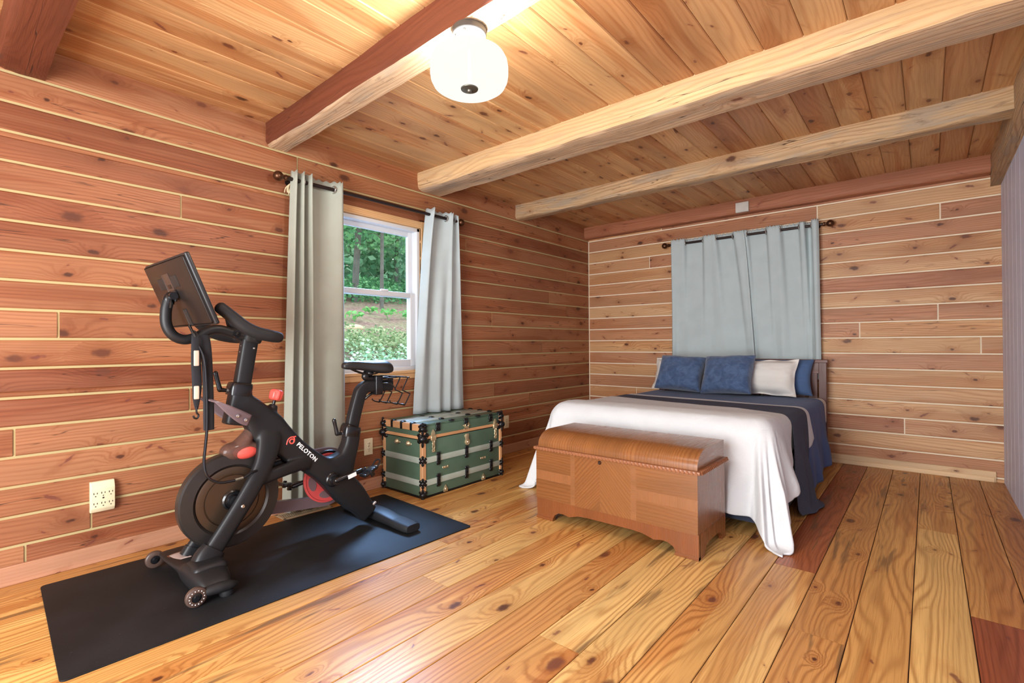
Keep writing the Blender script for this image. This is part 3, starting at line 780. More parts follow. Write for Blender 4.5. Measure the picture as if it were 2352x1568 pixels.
# ---------------------------------------------------------------- green trunk (front faces +x, its end faces the camera)
M['trunk'] = plain('green_paint', rgb(80, 104, 86), .42, bumpscale=40, bumpstr=.05, vary=.06)
M['band'] = plain('pale_green_metal_band', rgb(172, 184, 172), .34, .15, vary=.05)
M['tan'] = wood('tan_trunk_wood', [(0, rgb(206, 154, 108)), (1, rgb(212, 162, 116))], dark=.7, contrast=.3, ring=120, knot=0, rough=.45)
M['iron'] = plain('black_iron', rgb(24, 24, 26), .3, .3)
M['brass'] = plain('worn_brass', rgb(198, 180, 144), .35, .7, vary=.12)
TX0, TX1, TY0, TY1, TH = .035, .490, -3.030, -2.205, .512
trunk = thing('trunk', 'green steamer trunk with tan wood edges, pale metal bands and brass latches', 'trunk', ((TX0+TX1)/2, (TY0+TY1)/2, 0))
bm = newbm(); box(bm, (TX0, TY0, .012), (TX1, TY1, .405), .004); obj('body', bm, M['trunk'], trunk)
bm = newbm(); box(bm, (TX0, TY0, .411), (TX1, TY1, TH-.012), .004); obj('lid', bm, M['trunk'], trunk)
bm = newbm(); box(bm, (TX0-.002, TY0-.003, 0), (TX1+.003, TY1+.003, .016), .003); obj('base', bm, M['iron'], trunk)
def band(name, z0, z1, th, mat):
    bm = newbm()
    box(bm, (TX1-.002, TY0-th, z0), (TX1+th, TY1+th, z1), .003); box(bm, (TX0-th, TY0-th, z0), (TX1-.002, TY0+.002, z1), .003)
    box(bm, (TX0-th, TY1-.002, z0), (TX1-.002, TY1+th, z1), .003)
    return obj(name, bm, mat, trunk)
def wband(name, z0, z1, th):
    B = Boards()
    B.board((TX1-.002, TY0-th, z0), (TX1+th, TY1+th, z1), 'y', ch=.002, tone=.4); B.board((TX0-th, TY0-th, z0), (TX1-.002, TY0+.002, z1), 'x', ch=.002, tone=.5)
    return B.done(name, [M['tan']], trunk)
wband('lid_trim', .412, .433, .007)
band('metal_band', .243, .285, .008, M['band']); band('metal_band', .086, .128, .008, M['band'])
# tan wood corner posts
for cx_, cy_ in ((TX1, TY0), (TX1, TY1), (TX0, TY0)):
    sx = 1 if cx_ == TX1 else -1; sy = 1 if cy_ == TY1 else -1
    B = Boards()
    a, b = sorted((cx_ - sx*.028, cx_ + sx*.005)); c, d = sorted((cy_ - sy*.028, cy_ + sy*.005))
    B.board((a, c, .03), (b, d, .500), 'z', ch=.004)
    B.done('corner_post', [M['tan']], trunk)
# lid slats running front to ... along the length, with tan ends
nsl = 4
for i in range(nsl):
    xa = TX0 + .004 + i*(TX1-TX0-.008)/nsl; xb = xa + (TX1-TX0-.008)/nsl - .008
    bm = newbm(); box(bm, (xa, TY0+.02, TH-.014), (xb, TY1-.02, TH+(.006 if i in (1, 2) else .003)), .003)
    obj('lid_slat', bm, M['band'] if i in (1, 2) else M['trunk'], trunk)
    B = Boards(); B.board((xa, TY0-.005, TH-.045), (xb, TY0+.022, TH+.004), 'x', ch=.003); B.done('slat_end', [M['tan']], trunk)
    for yy in (TY0+.012, TY0+.28, TY0+.56, TY1-.012):
        bm = newbm(); ball(bm, (xb+.004, yy, TH+.004), (.024, .024, .010), seg=10)
        if yy == TY0+.012: box(bm, (xb-.006, TY0-.012, TH-.045), (xb+.014, TY0+.01, TH+.006), .004)
        obj('clamp', bm, M['iron'], trunk)
def clasp(p, ax, h=.092, w=.036):
    """black cast clasp with crown-like ends, wrapped over a band"""
    bm = newbm()
    if ax == 'x':
        box(bm, (p[0], p[1]-w*.42, p[2]-h*.3), (p[0]+.012, p[1]+w*.42, p[2]+h*.3), .005, 3)
        for dz in (h*.36, -h*.36):
            for dy in (-w*.3, 0, w*.3): ball(bm, (p[0]+.004, p[1]+dy, p[2]+dz), (.006, w*.22, h*.16), seg=8)
        for dz in (h*.15, -h*.15): ball(bm, (p[0]+.012, p[1], p[2]+dz), .005, seg=8)
    return obj('clasp', bm, M['iron'], trunk)
for yy in (-2.893, -2.612, -2.338):
    clasp((TX1+.005, yy, .262), 'x'); clasp((TX1+.005, yy, .108), 'x'); 
    clasp((TX1+.001, yy, .487), 'x', .060, .046)
# black corner irons
for zz, big in ((.487, 1.15), (.418, 1.55), (.264, .95), (.107, .95), (.028, 1.05)):
    for cx_, cy_ in ((TX1, TY0), (TX1, TY1), (TX0, TY0)):
        sx = 1 if cx_ == TX1 else -1; sy = 1 if cy_ == TY1 else -1
        bm = newbm()
        ball(bm, (cx_, cy_, zz), (.022*big, .022*big, .019*big), seg=10)
        for q in (-1, 1):
            ball(bm, (cx_ - sx*.02*big, cy_ + sy*.004, zz + q*.013*big), (.015*big, .010, .011*big), seg=8)
            ball(bm, (cx_ + sx*.004, cy_ - sy*.02*big, zz + q*.013*big), (.010, .015*big, .011*big), seg=8)
            ball(bm, (cx_ + sx*.003, cy_ + sy*.003, zz + q*.026*big), (.010, .010, .014*big), seg=8)
        obj('corner_iron', bm, M['iron'], trunk)
# brass hardware
bm = newbm(); lathe(bm, [(.008, .004), (.012, .012), (.019, .012), (.021, .008), (.026, .010), (.027, .004), (.024, 0)], (TX1+.001, -2.607, .462), 'x', 20)
for s in (-1, 1): ball(bm, (TX1+.004, -2.607+s*.028, .462), (.004, .010, .006), seg=8); ball(bm, (TX1+.004, -2.607+s*.022, .432), (.004, .010, .008), seg=8)
obj('lock_ring', bm, M['brass'], trunk)
bm = newbm(); box(bm, (TX1, -2.620, .345), (TX1+.012, -2.584, .398), .004); lathe(bm, [(.024, 0), (.024, .010), (.018, .014), (.010, .012), (.006, .018), (.001, .018)], (TX1+.001, -2.600, .335), 'x', 18)
box(bm, (TX1, -2.628, .372), (TX1+.008, -2.612, .392), .003); obj('hasp', bm, M['brass'], trunk)
for yy in (-2.940, -2.286):
    bm = newbm()
    prism(bm, [(yy-.018, .428), (yy+.018, .428), (yy+.016, .452), (yy, .475), (yy-.016, .452)], 'x', TX1, TX1+.012, bev=.003)
    box(bm, (TX1, yy-.024, .395), (TX1+.016, yy+.024, .432), .006, 3)
    for a, b in ((.395, .35), (.35, .325)): tube(bm, [(TX1+.012, yy-.009, a), (TX1+.014, yy-.006, (a+b)/2), (TX1+.010, yy-.010, b)], .005, 8); tube(bm, [(TX1+.012, yy+.009, a), (TX1+.014, yy+.004, (a+b)/2), (TX1+.010, yy+.010, b)], .005, 8)
    ball(bm, (TX1+.010, yy, .375), (.008, .013, .016), seg=10); ball(bm, (TX1+.008, yy+.004, .318), (.006, .016, .006), seg=8)
    obj('latch', bm, M['brass'], trunk)
for yy, zz in ((-2.820, .186), (-2.422, .181)):
    bm = newbm(); ball(bm, (TX1+.002, yy, zz), (.006, .018, .010), seg=10)
    for s in (-1, 1): ball(bm, (TX1+.002, yy+s*.023, zz), (.004, .008, .010), seg=8)
    obj('brass_plate', bm, M['brass'], trunk)
for yy in (-2.822, -2.423):
    bm = newbm(); prism(bm, [(yy-.020, .008), (yy+.020, .008), (yy+.020, .030), (yy, .058), (yy-.020, .030)], 'x', TX1, TX1+.008, bev=.002); ball(bm, (TX1+.008, yy, .028), (.006, .010, .012), seg=8)
    obj('lower_catch', bm, M['brass'], trunk)
for xx in (.205, .335):
    bm = newbm(); lathe(bm, [(.020, 0), (.020, -.008), (.012, -.016), (.008, -.022), (.001, -.022)], (xx, TY0, .370), 'y', 16)
    ball(bm, (xx+.024, TY0-.003, .368), (.014, .005, .008), seg=8); obj('handle_cap', bm, M['brass'], trunk)

# ---------------------------------------------------------------- cedar chest at the foot of the bed
def veneer(name, a, b, **kw): return wood(name, [(0, rgb(*a)), (1, rgb(*b))], dark=.62, contrast=.55, knot=0, warp=5, rough=.28, bump=.04, spec=.45, coat=.25, **kw)
M['walnut'] = veneer('chest_veneer', (130, 82, 44), (138, 90, 50), ring=60)
M['walnut2'] = veneer('chest_veneer_side', (134, 86, 48), (142, 92, 54), ring=40)
M['crossband'] = veneer('chest_crossband', (138, 90, 54), (146, 98, 60), ring=150)
M['apron'] = veneer('chest_apron', (124, 72, 38), (130, 76, 42), ring=110)
M['carved'] = plain('carved_molding', rgb(146, 94, 62), .45, vary=.05)
CX0, CX1, CY0, CY1, CH = 1.315, 2.318, -2.815, -2.392, .535
chest = thing('cedar_chest', 'waterfall-front wooden hope chest with inlaid veneer at the foot of the bed', 'chest', ((CX0+CX1)/2, (CY0+CY1)/2, 0))
# case
B = Boards(); B.board((CX0+.004, CY0+.004, .125), (CX1-.004, CY1, .428), 'z', ch=.003, tone=.5); B.done('case', [M['walnut2']], chest)
def panel(poly, tone, ang, mat, name='veneer_panel', y=CY0, t=.003):
    """flat front veneer: poly in (x,z), grain direction ang"""
    B = Boards(); ca, sa = math.cos(ang), math.sin(ang); ou = rnd.uniform(0, 50)
    uvf = lambda p: (p[0]*ca + p[1]*sa + ou, -p[0]*sa + p[1]*ca + ou)
    B.face([(p[0], y, p[1]) for p in poly], [uvf(p) for p in poly], tone)
    n = len(poly)
    for i in range(n):
        a, b = poly[i], poly[(i+1) % n]
        B.face([(a[0], y, a[1]), (a[0], y+.006, a[1]), (b[0], y+.006, b[1]), (b[0], y, b[1])], [uvf(a), uvf(a), uvf(b), uvf(b)], tone)
    return B.done(name, [mat], chest)
z0, z1 = .128, .424
W = CX1 - CX0
xa, xb, xm, xc, xd = CX0 + .255, CX0 + .285, CX0 + .452, CX0 + .640, CX0 + .672
zq = [z0, z0+.115, z0+.170, z1]
for (a, b, tn) in ((CX0+.004, xa, (.1, .2, .3)), (xd, CX1-.004, (.5, .6, .7))):
    panel([(a, zq[0]), (b, zq[0]), (b, zq[1]), (a, zq[1])], tn[0], 0, M['walnut']); panel([(a, zq[1]), (b, zq[1]), (b, zq[2]), (a, zq[2])], tn[1], PI/2, M['crossband']); panel([(a, zq[2]), (b, zq[2]), (b, zq[3]), (a, zq[3])], tn[2], 0, M['walnut'])
panel([(xa, z0), (xb, z0), (xb, z1), (xa, z1)], .5, 0, M['crossband']); panel([(xc, z0), (xd, z0), (xd, z1), (xc, z1)], .6, 0, M['crossband'])
panel([(xb, z0), (xm, z0), (xm, z1), (xb, z1)], .2, R_(47), M['walnut']); panel([(xm, z0), (xc, z0), (xc, z1), (xm, z1)], .8, R_(-47), M['walnut'])
# apron with scalloped lower edge, front and right side
def scallop(a, b, top):
    L = b - a; pts = [(a, 0), (a + .115, 0)]
    prof = [(.115, .012), (.130, .040), (.16, .056), (.19, .058), (.235, .050), (.262, .058), (.30, .068), (.36, .072)]
    left = [(a+q, z) for q, z in prof]; right = [(b-q, z) for q, z in prof[::-1]]
    pts += left + right + [(b-.115, 0), (b, 0), (b, top), (a, top)]
    return pts
def apron(poly, axis, d0, d1):
    B = Boards(); n = len(poly)
    P = (lambda a, b, d: (a, d, b)) if axis == 'y' else (lambda a, b, d: (d, a, b))
    for d in (d0, d1): B.face([P(a, b, d) for a, b in poly], [(b*1.0, a*1.0) for a, b in poly], .5)
    for i in range(n):
        a, b = poly[i], poly[(i+1) % n]
        B.face([P(*a, d0), P(*a, d1), P(*b, d1), P(*b, d0)], [(a[1], a[0]), (a[1], a[0]+.02), (b[1], b[0]+.02), (b[1], b[0])], .5)
    return B.done('apron', [M['apron']], chest, angle=30)
apron(scallop(CX0+.006, CX1-.002, .128), 'y', CY0+.006, CY0+.026)
sd = [(CY0+.02, 0), (CY0+.09, 0), (CY0+.095, .02), (CY0+.12, .045), (CY0+.17, .055), (CY1-.13, .055), (CY1-.09, .045), (CY1-.06, .02), (CY1-.055, 0), (CY1, 0), (CY1, .128), (CY0+.02, .128)]
apron(sd, 'x', CX1-.022, CX1-.002); apron(sd, 'x', CX0+.006, CX0+.026)
for a, b in ((CX0+.006, CX0+.125), (CX1-.12, CX1-.002)):
    B = Boards(); B.board((a-.003, CY0+.002, 0), (b, CY0+.03, .016), 'x', ch=.002); B.done('foot_strip', [M['apron']], chest)
# lid: waterfall profile swept along x
lid_sec = [(CY1, .440), (CY1, CH), (CY0+.135, CH)]
for q in range(1, 11):
    a = PI/2*q/10
    lid_sec.append((CY0+.012+.11 - .11*math.sin(a) + .013*(1-q/10), CH - .075*(1-math.cos(a))))
lid_sec += [(CY0+.012, .440)]
def lid_body(x0, x1, mat, name, grain_across=True, shrink=0):
    B = Boards(); n = len(lid_sec); L = [0]
    for i in range(n): L.append(L[-1] + math.dist(lid_sec[i], lid_sec[(i+1) % n]))
    ou = rnd.uniform(0, 40)
    for i in range(n):
        a, b = lid_sec[i], lid_sec[(i+1) % n]
        B.face([(x0, *a), (x1, *a), (x1, *b), (x0, *b)], [(L[i]+ou, x0), (L[i]+ou, x1), (L[i+1]+ou, x1), (L[i+1]+ou, x0)], .5)
    for x in (x0, x1): B.face([(x, *p) for p in lid_sec], [(p[0]+ou, p[1]) for p in lid_sec], .7)
    return B.done(name, [mat], chest, angle=30, weld=True)
lid_body(CX0+.012, CX1-.022, M['walnut'], 'lid'); lid_body(CX1-.022, CX1-.008, M['crossband'], 'lid_end')
# carved rope molding round the lid line
bm = newbm()
box(bm, (CX0-.010, CY0-.012, .424), (CX1+.012, CY0+.014, .442), .004); box(bm, (CX1-.014, CY0+.012, .424), (CX1+.012, CY1, .442), .004); box(bm, (CX0-.010, CY0+.012, .424), (CX0+.014, CY1, .442), .004)
obj('molding', bm, M['carved'], chest)
bm = newbm(); k = 46
for i in range(k):
    xx = CX0-.004 + (i+.5)*(W+.010)/k; tube(bm, [(xx-.005, CY0-.012, .441), (xx+.005, CY0-.014, .426)], .0055, 6)
for i in range(19):
    yy = CY0 + (i+.5)*(CY1-CY0)/19; tube(bm, [(CX1+.012, yy-.005, .441), (CX1+.014, yy+.005, .426)], .0055, 6)
obj('carved_rope', bm, M['carved'], chest)
bm = newbm(); lathe(bm, [(.011, 0), (.011, -.004), (.008, -.007), (.001, -.007)], (CX0+.452, CY0, .405), 'y', 16); obj('lock', bm, M['bronze'], chest)
bm = newbm(); box(bm, (CX0+.449, CY0-.009, .398), (CX0+.455, CY0-.005, .410)); obj('keyhole', bm, M['slot'], chest)

# ---------------------------------------------------------------- exercise mat
g = Graph('rubber_mat'); co = g.coord()
n1 = g.noise(co, 420, 2.0); n2 = g.noise(co, 3.5, 3.0); n3 = g.noise(co, 60, 3.0)
sp = g.smooth(g.noise(co, 130, 1.0), .74, .80)
col = g.mix(g.smooth(n2, .35, .7), rgb(14, 14, 16), rgb(23, 23, 25)); col = g.mix(g.m('MULTIPLY', sp, .35), col, rgb(90, 88, 84))
g.set(Base_Color=col, Roughness=.6); g.b.inputs['Specular IOR Level'].default_value = .3
g.bump(g.m('ADD', n1, g.m('MULTIPLY', n3, .3)), .35, .001); M['mat'] = g.mat
bm = newbm()
q = [(.142, -4.929), (.19, -3.139), (1.121, -3.188), (1.06, -4.985)]
def rounded(poly, r, n=5):
    out = []
    for i in range(len(poly)):
        p, a, b = Vector(poly[i]), Vector(poly[i-1]), Vector(poly[(i+1) % len(poly)])
        u, w = (a-p).normalized()*r, (b-p).normalized()*r
        for k in range(n+1):
            t = k/n; out.append(tuple((p+u)*(1-t)**2 + p*2*t*(1-t) + (p+w)*t*t))
    return out
prism(bm, rounded(q, .02), 'z', .0005, .0065, bev=.0015)
tag(obj('exercise_mat', bm, M['mat'], None, loc=(.63, -4.05, 0), angle=40), 'black rubber mat lying under the exercise bike', 'mat')

# ---------------------------------------------------------------- outlets on the left wall, floor register
def socket(bm, x, y, z, s=1.0):
    for dy, h in ((-.0065, .009), (.0065, .0075)): box(bm, (x-.001, y+dy*s-.0013, z+.003-h*s/2), (x+.0012, y+dy*s+.0013, z+.003+h*s/2))
    tube(bm, [(x-.001, y, z-.011*s), (x+.0012, y, z-.011*s)], .0026*s, 8)
t = thing('wall_tap', 'ivory six-socket wall tap low on the log wall in front of the bike', 'outlet', (0, -4.688, .33), 'wall outlets')
bm = newbm(); prism(bm, [(.0, .252), (.022, .252), (.034, .272), (.034, .372), (.020, .404), (.0, .404)], 'y', -4.737, -4.640, bev=.004, seg=3); obj('body', bm, M['ivory'], t)
for zz in (.345, .295):
    for yy in (-4.718, -4.688, -4.658):
        bm = newbm(); socket(bm, .034, yy, zz, 1.0); obj('socket', bm, M['slot'], t)
bm = newbm(); lathe(bm, [(.004, 0), (.004, .0015), (.001, .002)], (.034, -4.688, .3225), 'x', 12); obj('screw', bm, M['slot'], t)
def duplex(yc, zc, label):
    t = thing('wall_outlet', label, 'outlet', (0, yc, zc), 'wall outlets')
    bm = newbm(); box(bm, (0, yc-.037, zc-.061), (.006, yc+.037, zc+.061), .003, 3); obj('cover_plate', bm, M['ivory'], t)
    for dz in (.021, -.021):
        bm = newbm(); lathe(bm, [(.0165, 0), (.0165, .0015), (.015, .0022), (.001, .0022)], (.006, yc, zc+dz), 'x', 20)
        f = obj('receptacle', bm, M['ivory'], t)
        bm = newbm(); socket(bm, .0082, yc, zc+dz, .9); obj('slots', bm, M['slot'], f)
    bm = newbm(); lathe(bm, [(.003, 0), (.003, .0015), (.001, .0018)], (.006, yc, zc), 'x', 10); obj('screw', bm, M['slot'], t)
duplex(-3.141, .322, 'ivory outlet on the log wall between the bike seat tube and the trunk')
duplex(-1.573, .312, 'ivory outlet on the log wall just past the far end of the trunk')
M['register'] = plain('beige_register', rgb(178, 162, 132), .5, .2)
t = thing('floor_register', 'beige slotted floor vent beside the mat, behind the flywheel', 'vent', (.085, -3.68, 0))
bm = newbm()
box(bm, (.025, -3.84, .0005), (.155, -3.822, .006), .002); box(bm, (.025, -3.53, .0005), (.155, -3.512, .006), .002); box(bm, (.025, -3.84, .0005), (.043, -3.512, .006), .002); box(bm, (.137, -3.84, .0005), (.155, -3.512, .006), .002)
box(bm, (.083, -3.84, .0005), (.097, -3.512, .005), .001); obj('frame', bm, M['register'], t)
bm = newbm()
for i in range(24):
    yy = -3.815 + i*.0124; box(bm, (.04, yy, .001), (.14, yy+.004, .005))
obj('grille', bm, M['register'], t)
bm = newbm(); box(bm, (.04, -3.825, .0004), (.14, -3.527, .0012)); obj('duct', bm, M['slot'], t)

# ---------------------------------------------------------------- ceiling light
LX, LY = 1.795, -3.862
lamp = thing('ceiling_light', 'frosted glass drum ceiling light glowing under the red-brown beam', 'ceiling light', (LX, LY, 2.33))
bm = newbm(); lathe(bm, [(.001, .0), (.066, .0), (.068, -.004), (.068, -.024), (.066, -.027), (.001, -.027)], (LX, LY, 2.332), 'z', 40); obj('canopy', bm, M['canopy'], lamp, angle=30)
bm = newbm(); tube(bm, [(LX, LY, 2.31), (LX, LY, 2.12)], .006, 10); obj('stem', bm, M['nickel'], lamp)
for dx, dy in ((.02, -.045), (-.03, -.04)):
    bm = newbm(); lathe(bm, [(.006, 0), (.006, -.006), (.004, -.009), (.001, -.009)], (LX+dx, LY+dy, 2.305), 'z', 12); obj('screw', bm, M['nickel'], lamp)
g = Graph('frosted_glass_shade')
g.n.remove(g.b)
tr = g.n.new('ShaderNodeBsdfTransparent'); tr.inputs[0].default_value = (1, .99, .96, 1)
em = g.n.new('ShaderNodeEmission'); em.inputs[0].default_value = (1.0, .965, .87, 1); em.inputs[1].default_value = 1.22
mx = g.n.new('ShaderNodeMixShader'); mx.inputs[0].default_value = .90
g.t.links.new(tr.outputs[0], mx.inputs[1]); g.t.links.new(em.outputs[0], mx.inputs[2]); g.t.links.new(mx.outputs[0], g.out.inputs[0])
M['shade'] = g.mat
prof = [(.008, 2.240), (.10, 2.238), (.122, 2.232), (.142, 2.219), (.152, 2.200), (.1555, 2.175), (.1555, 2.150), (.152, 2.128), (.143, 2.110), (.125, 2.098), (.095, 2.092), (.05, 2.093), (.012, 2.096)]  # closed top added to dim the bulb's light on the ceiling
bm = newbm(); V = []
R = [[Vector((LX + r*math.cos(2*PI*k/48), LY + r*math.sin(2*PI*k/48), z)) for k in range(48)] for r, z in prof]
rings(bm, R, caps=False); obj('shade', bm, M['shade'], lamp, angle=180)
bm = newbm(); lathe(bm, [(.034, .006), (.036, .002), (.034, -.004), (.018, -.007), (.010, -.008), (.009, -.014), (.004, -.017), (.001, -.017)], (LX, LY, 2.095), 'z', 28); obj('finial', bm, M['dark_nickel'], lamp, angle=50)
# ---------------------------------------------------------------- exercise bike (its long axis along y, front towards the camera)
M['bike'] = plain('matte_black_metal', rgb(26, 26, 28), .45, 0, .35, bumpscale=300, bumpstr=.06)
M['grip'] = plain('black_rubber', rgb(27, 27, 29), .6, 0, .35, bumpscale=500, bumpstr=.2)
M['gloss'] = plain('gloss_black', rgb(22, 22, 24), .22)
M['flywheel'] = plain('flywheel_metal', rgb(58, 54, 52), .38, .6)
M['fly_disc'] = plain('flywheel_disc', rgb(84, 68, 54), .34, .7)
M['steel'] = plain('steel', rgb(190, 190, 190), .25, .95)
M['red'] = plain('red_plastic', rgb(214, 84, 74), .35)
M['dimred'] = plain('dull_red', rgb(206, 78, 76), .45)
M['ovalgrey'] = plain('grey_oval', rgb(118, 92, 94), .5)
M['white'] = plain('white_print', rgb(235, 235, 235), .5)
M['sticker'] = plain('paper_label', rgb(166, 146, 138), .6, bumpscale=0, vary=.04)
M['orange'] = plain('orange_print', rgb(178, 108, 62), .6)
M['tyre'] = None
def smoky(name, col, alpha, rough=.25):
    g = Graph(name)
    g.set(Base_Color=col, Roughness=rough)
    tr = g.n.new('ShaderNodeBsdfTransparent'); tr.inputs[0].default_value = (col[0]*1.6+.25, col[1]*1.6+.22, col[2]*1.6+.22, 1)
    mx = g.n.new('ShaderNodeMixShader'); mx.inputs[0].default_value = alpha
    g.t.links.new(tr.outputs[0], mx.inputs[1]); g.t.links.new(g.b.outputs[0], mx.inputs[2]); g.t.links.new(mx.outputs[0], g.out.inputs[0])
    return g.mat
M['smoke'] = smoky('smoky_plastic', rgb(116, 98, 102), .82)
M['amber'] = smoky('smoky_brown_plastic', rgb(112, 84, 74), .55, .2)
M['wheel'] = smoky('clear_wheel', rgb(84, 66, 58), .9, .3)

BX = .605
bike = thing('exercise_bike', 'black stationary exercise bike standing on the black mat beside the wall', 'exercise bike', (BX, -4.0, .0065))
def sweep(bm, pts, x=BX, power=3.2, seg=20, smooth=6, dx=None, caps=True):
    """pts: (y, z, half width in plane, half thickness along x [, x])"""
    P = [tuple(p) + ((x,) if len(p) == 4 else ()) for p in pts]
    P = crom(P, smooth) if smooth else P
    R = []
    for i, (y, z, w, t, xx) in enumerate(P):
        a, b = P[max(i-1, 0)], P[min(i+1, len(P)-1)]
        d = Vector((0, b[0]-a[0], b[1]-a[1])).normalized(); nrm = Vector((0, -d.z, d.y))
        ring = []
        for k in range(seg):
            an = 2*PI*k/seg; c, s = math.cos(an), math.sin(an)
            c = math.copysign(abs(c)**(2/power), c); s = math.copysign(abs(s)**(2/power), s)
            ring.append(Vector((xx, y, z)) + nrm*w*c + Vector((t*s, 0, 0)))
        R.append(ring)
    rings(bm, R, caps)

# --- main frame, blended into one casting
bm = newbm()
sweep(bm, [(-4.262, .800, .050, .043), (-4.215, .755, .060, .043), (-4.145, .660, .088, .044), (-4.075, .590, .075, .044), (-3.99, .505, .066, .044), (-3.895, .430, .062, .044), (-3.808, .358, .070, .046), (-3.730, .278, .080, .046), (-3.655, .196, .077, .044), (-3.592, .122, .062, .042), (-3.550, .066, .056, .040)], power=4.5)
sweep(bm, [(-3.652, .590, .046, .040), (-3.668, .50, .047, .041), (-3.700, .42, .058, .043), (-3.722, .36, .068, .044), (-3.735, .31, .072, .044)], power=4)
sweep(bm, [(-3.905, .44, .05, .043), (-3.85, .40, .062, .043), (-3.79, .385, .066, .043), (-3.72, .41, .06, .043)], power=4)
sweep(bm, [(-4.262, .862, .049, .041), (-4.275, .80, .048, .041), (-4.299, .692, .047, .041)], power=4.5, smooth=3)
sweep(bm, [(-4.140, .70, .040, .034), (-4.118, .735, .030, .028), (-4.104, .772, .020, .019)], power=2.4, smooth=3)
for sx in (1, -1):
    sweep(bm, [(-4.135, .640, .060, .030, BX+sx*.020), (-4.155, .560, .055, .030, BX+sx*.045), (-4.190, .480, .046, .026, BX+sx*.068), (-4.262, .364, .042, .022, BX+sx*.082), (-4.355, .230, .041, .021, BX+sx*.085), (-4.452, .095, .043, .022, BX+sx*.085)], power=3.2)
    sweep(bm, [(-4.205, .418, .030, .018, BX+sx*.074), (-4.10, .435, .031, .020, BX+sx*.062), (-3.98, .448, .034, .022, BX+sx*.040), (-3.93, .44, .034, .024, BX+sx*.028)], power=3.2)
f = obj('frame', bm, M['bike'], bike, angle=180)
mod(f, 'REMESH', mode='VOXEL', voxel_size=.0055, use_smooth_shade=True)
mod(f, 'SMOOTH', factor=.5, iterations=14)
# --- front foot with transport wheels
bm = newbm()
fx = [(.302, .052, .040, .010), (.34, .070, .070, .011), (.42, .080, .084, .011), (.52, .084, .086, .011), (.60, .086, .084, .014), (.64, .083, .080, .024), (.68, .078, .080, .044), (.74, .072, .078, .050), (.80, .064, .072, .046), (.85, .056, .062, .034), (.878, .050, .050, .020)]
def foot_sweep(bm, P, yc, power=3.4, seg=20):
    P = crom(P, 5); R = []
    for i, (x, z, w, t) in enumerate(P):
        a, b = P[max(i-1, 0)], P[min(i+1, len(P)-1)]; d = Vector((b[0]-a[0], 0, b[1]-a[1])).normalized(); nz = Vector((-d.z, 0, d.x)); ring = []
        for k in range(seg):
            an = 2*PI*k/seg; c, s = math.cos(an), math.sin(an)
            c = math.copysign(abs(c)**(2/power), c); s = math.copysign(abs(s)**(2/power), s)
            ring.append(Vector((x, yc + w*c, z)) + nz*t*s)
        R.append(ring)
    rings(bm, R)
foot_sweep(bm, fx, -4.463)
sweep(bm, [(-4.412, .155, .050, .028, BX+.085), (-4.436, .122, .060, .036, BX+.088), (-4.450, .085, .064, .040, BX+.09)], power=3.5, smooth=3)
sweep(bm, [(-4.430, .122, .048, .026, BX-.085), (-4.448, .085, .054, .030, BX-.086)], power=3.5, smooth=3)
box(bm, (.662, -4.528, .030), (.802, -4.385, .128), .030, 4)
obj('front_foot', bm, M['bike'], bike, angle=50)
bm = newbm()
tube(bm, [(.874, -4.530, .050), (.880, -4.495, .053), (.882, -4.455, .052), (.880, -4.415, .048), (.876, -4.392, .044)], [.016, .023, .026, .022, .012], 14, smooth=4, flat=.9, dome=1); obj('end_cap', bm, M['grip'], bike)
for xx, yy in ((.868, -4.425), (.345, -4.425)):
    bm = newbm(); lathe(bm, [(.026, 0), (.028, .004), (.026, .022), (.014, .03), (.012, .045)], (xx, yy, .0065), 'z', 18); obj('levelling_foot', bm, M['grip'], bike)
for xx, s in ((.885, 1), (.322, -1)):
    bm = newbm(); lathe(bm, [(.020, -.012), (.034, -.012), (.039, -.008), (.0405, 0), (.039, .008), (.034, .012), (.020, .012)], (xx, -4.546, .0472), 'x', 28, closed=True); w = obj('transport_wheel', bm, M['wheel'], bike, angle=40)
    bm = newbm(); lathe(bm, [(.001, -.010), (.021, -.010), (.021, .010), (.010, .012), (.009, .016), (.001, .016)], (xx, -4.546, .0472), 'x', 20); obj('wheel_hub', bm, M['gloss'], w)
    bm = newbm()
    for k in range(14):
        an = 2*PI*k/14; ball(bm, (xx + s*.0115, -4.546 + .0275*math.cos(an), .0472 + .0275*math.sin(an)), .0024, seg=6)
    obj('wheel_dots', bm, M['white'], w)
bm = newbm()
grid(bm, 8, 14, lambda i, j: Vector((.448 + .100*i + .012*j, -4.546 + .086*j, .0972 - .020*abs((-4.546 + .086*j + 4.463)/.087)**3.2)))
st = obj('warning_label', bm, M['sticker'], bike, label='paper warning label on the front foot'); mod(st, 'SOLIDIFY', thickness=.0012, offset=1)
bm = newbm(); grid(bm, 8, 4, lambda i, j: Vector((.450 + .097*i, -4.544 + .018*j, .0988 - .020*abs((-4.544 + .018*j + 4.463)/.087)**3.2))); ss = obj('label_stripe', bm, M['orange'], st); mod(ss, 'SOLIDIFY', thickness=.001, offset=1)
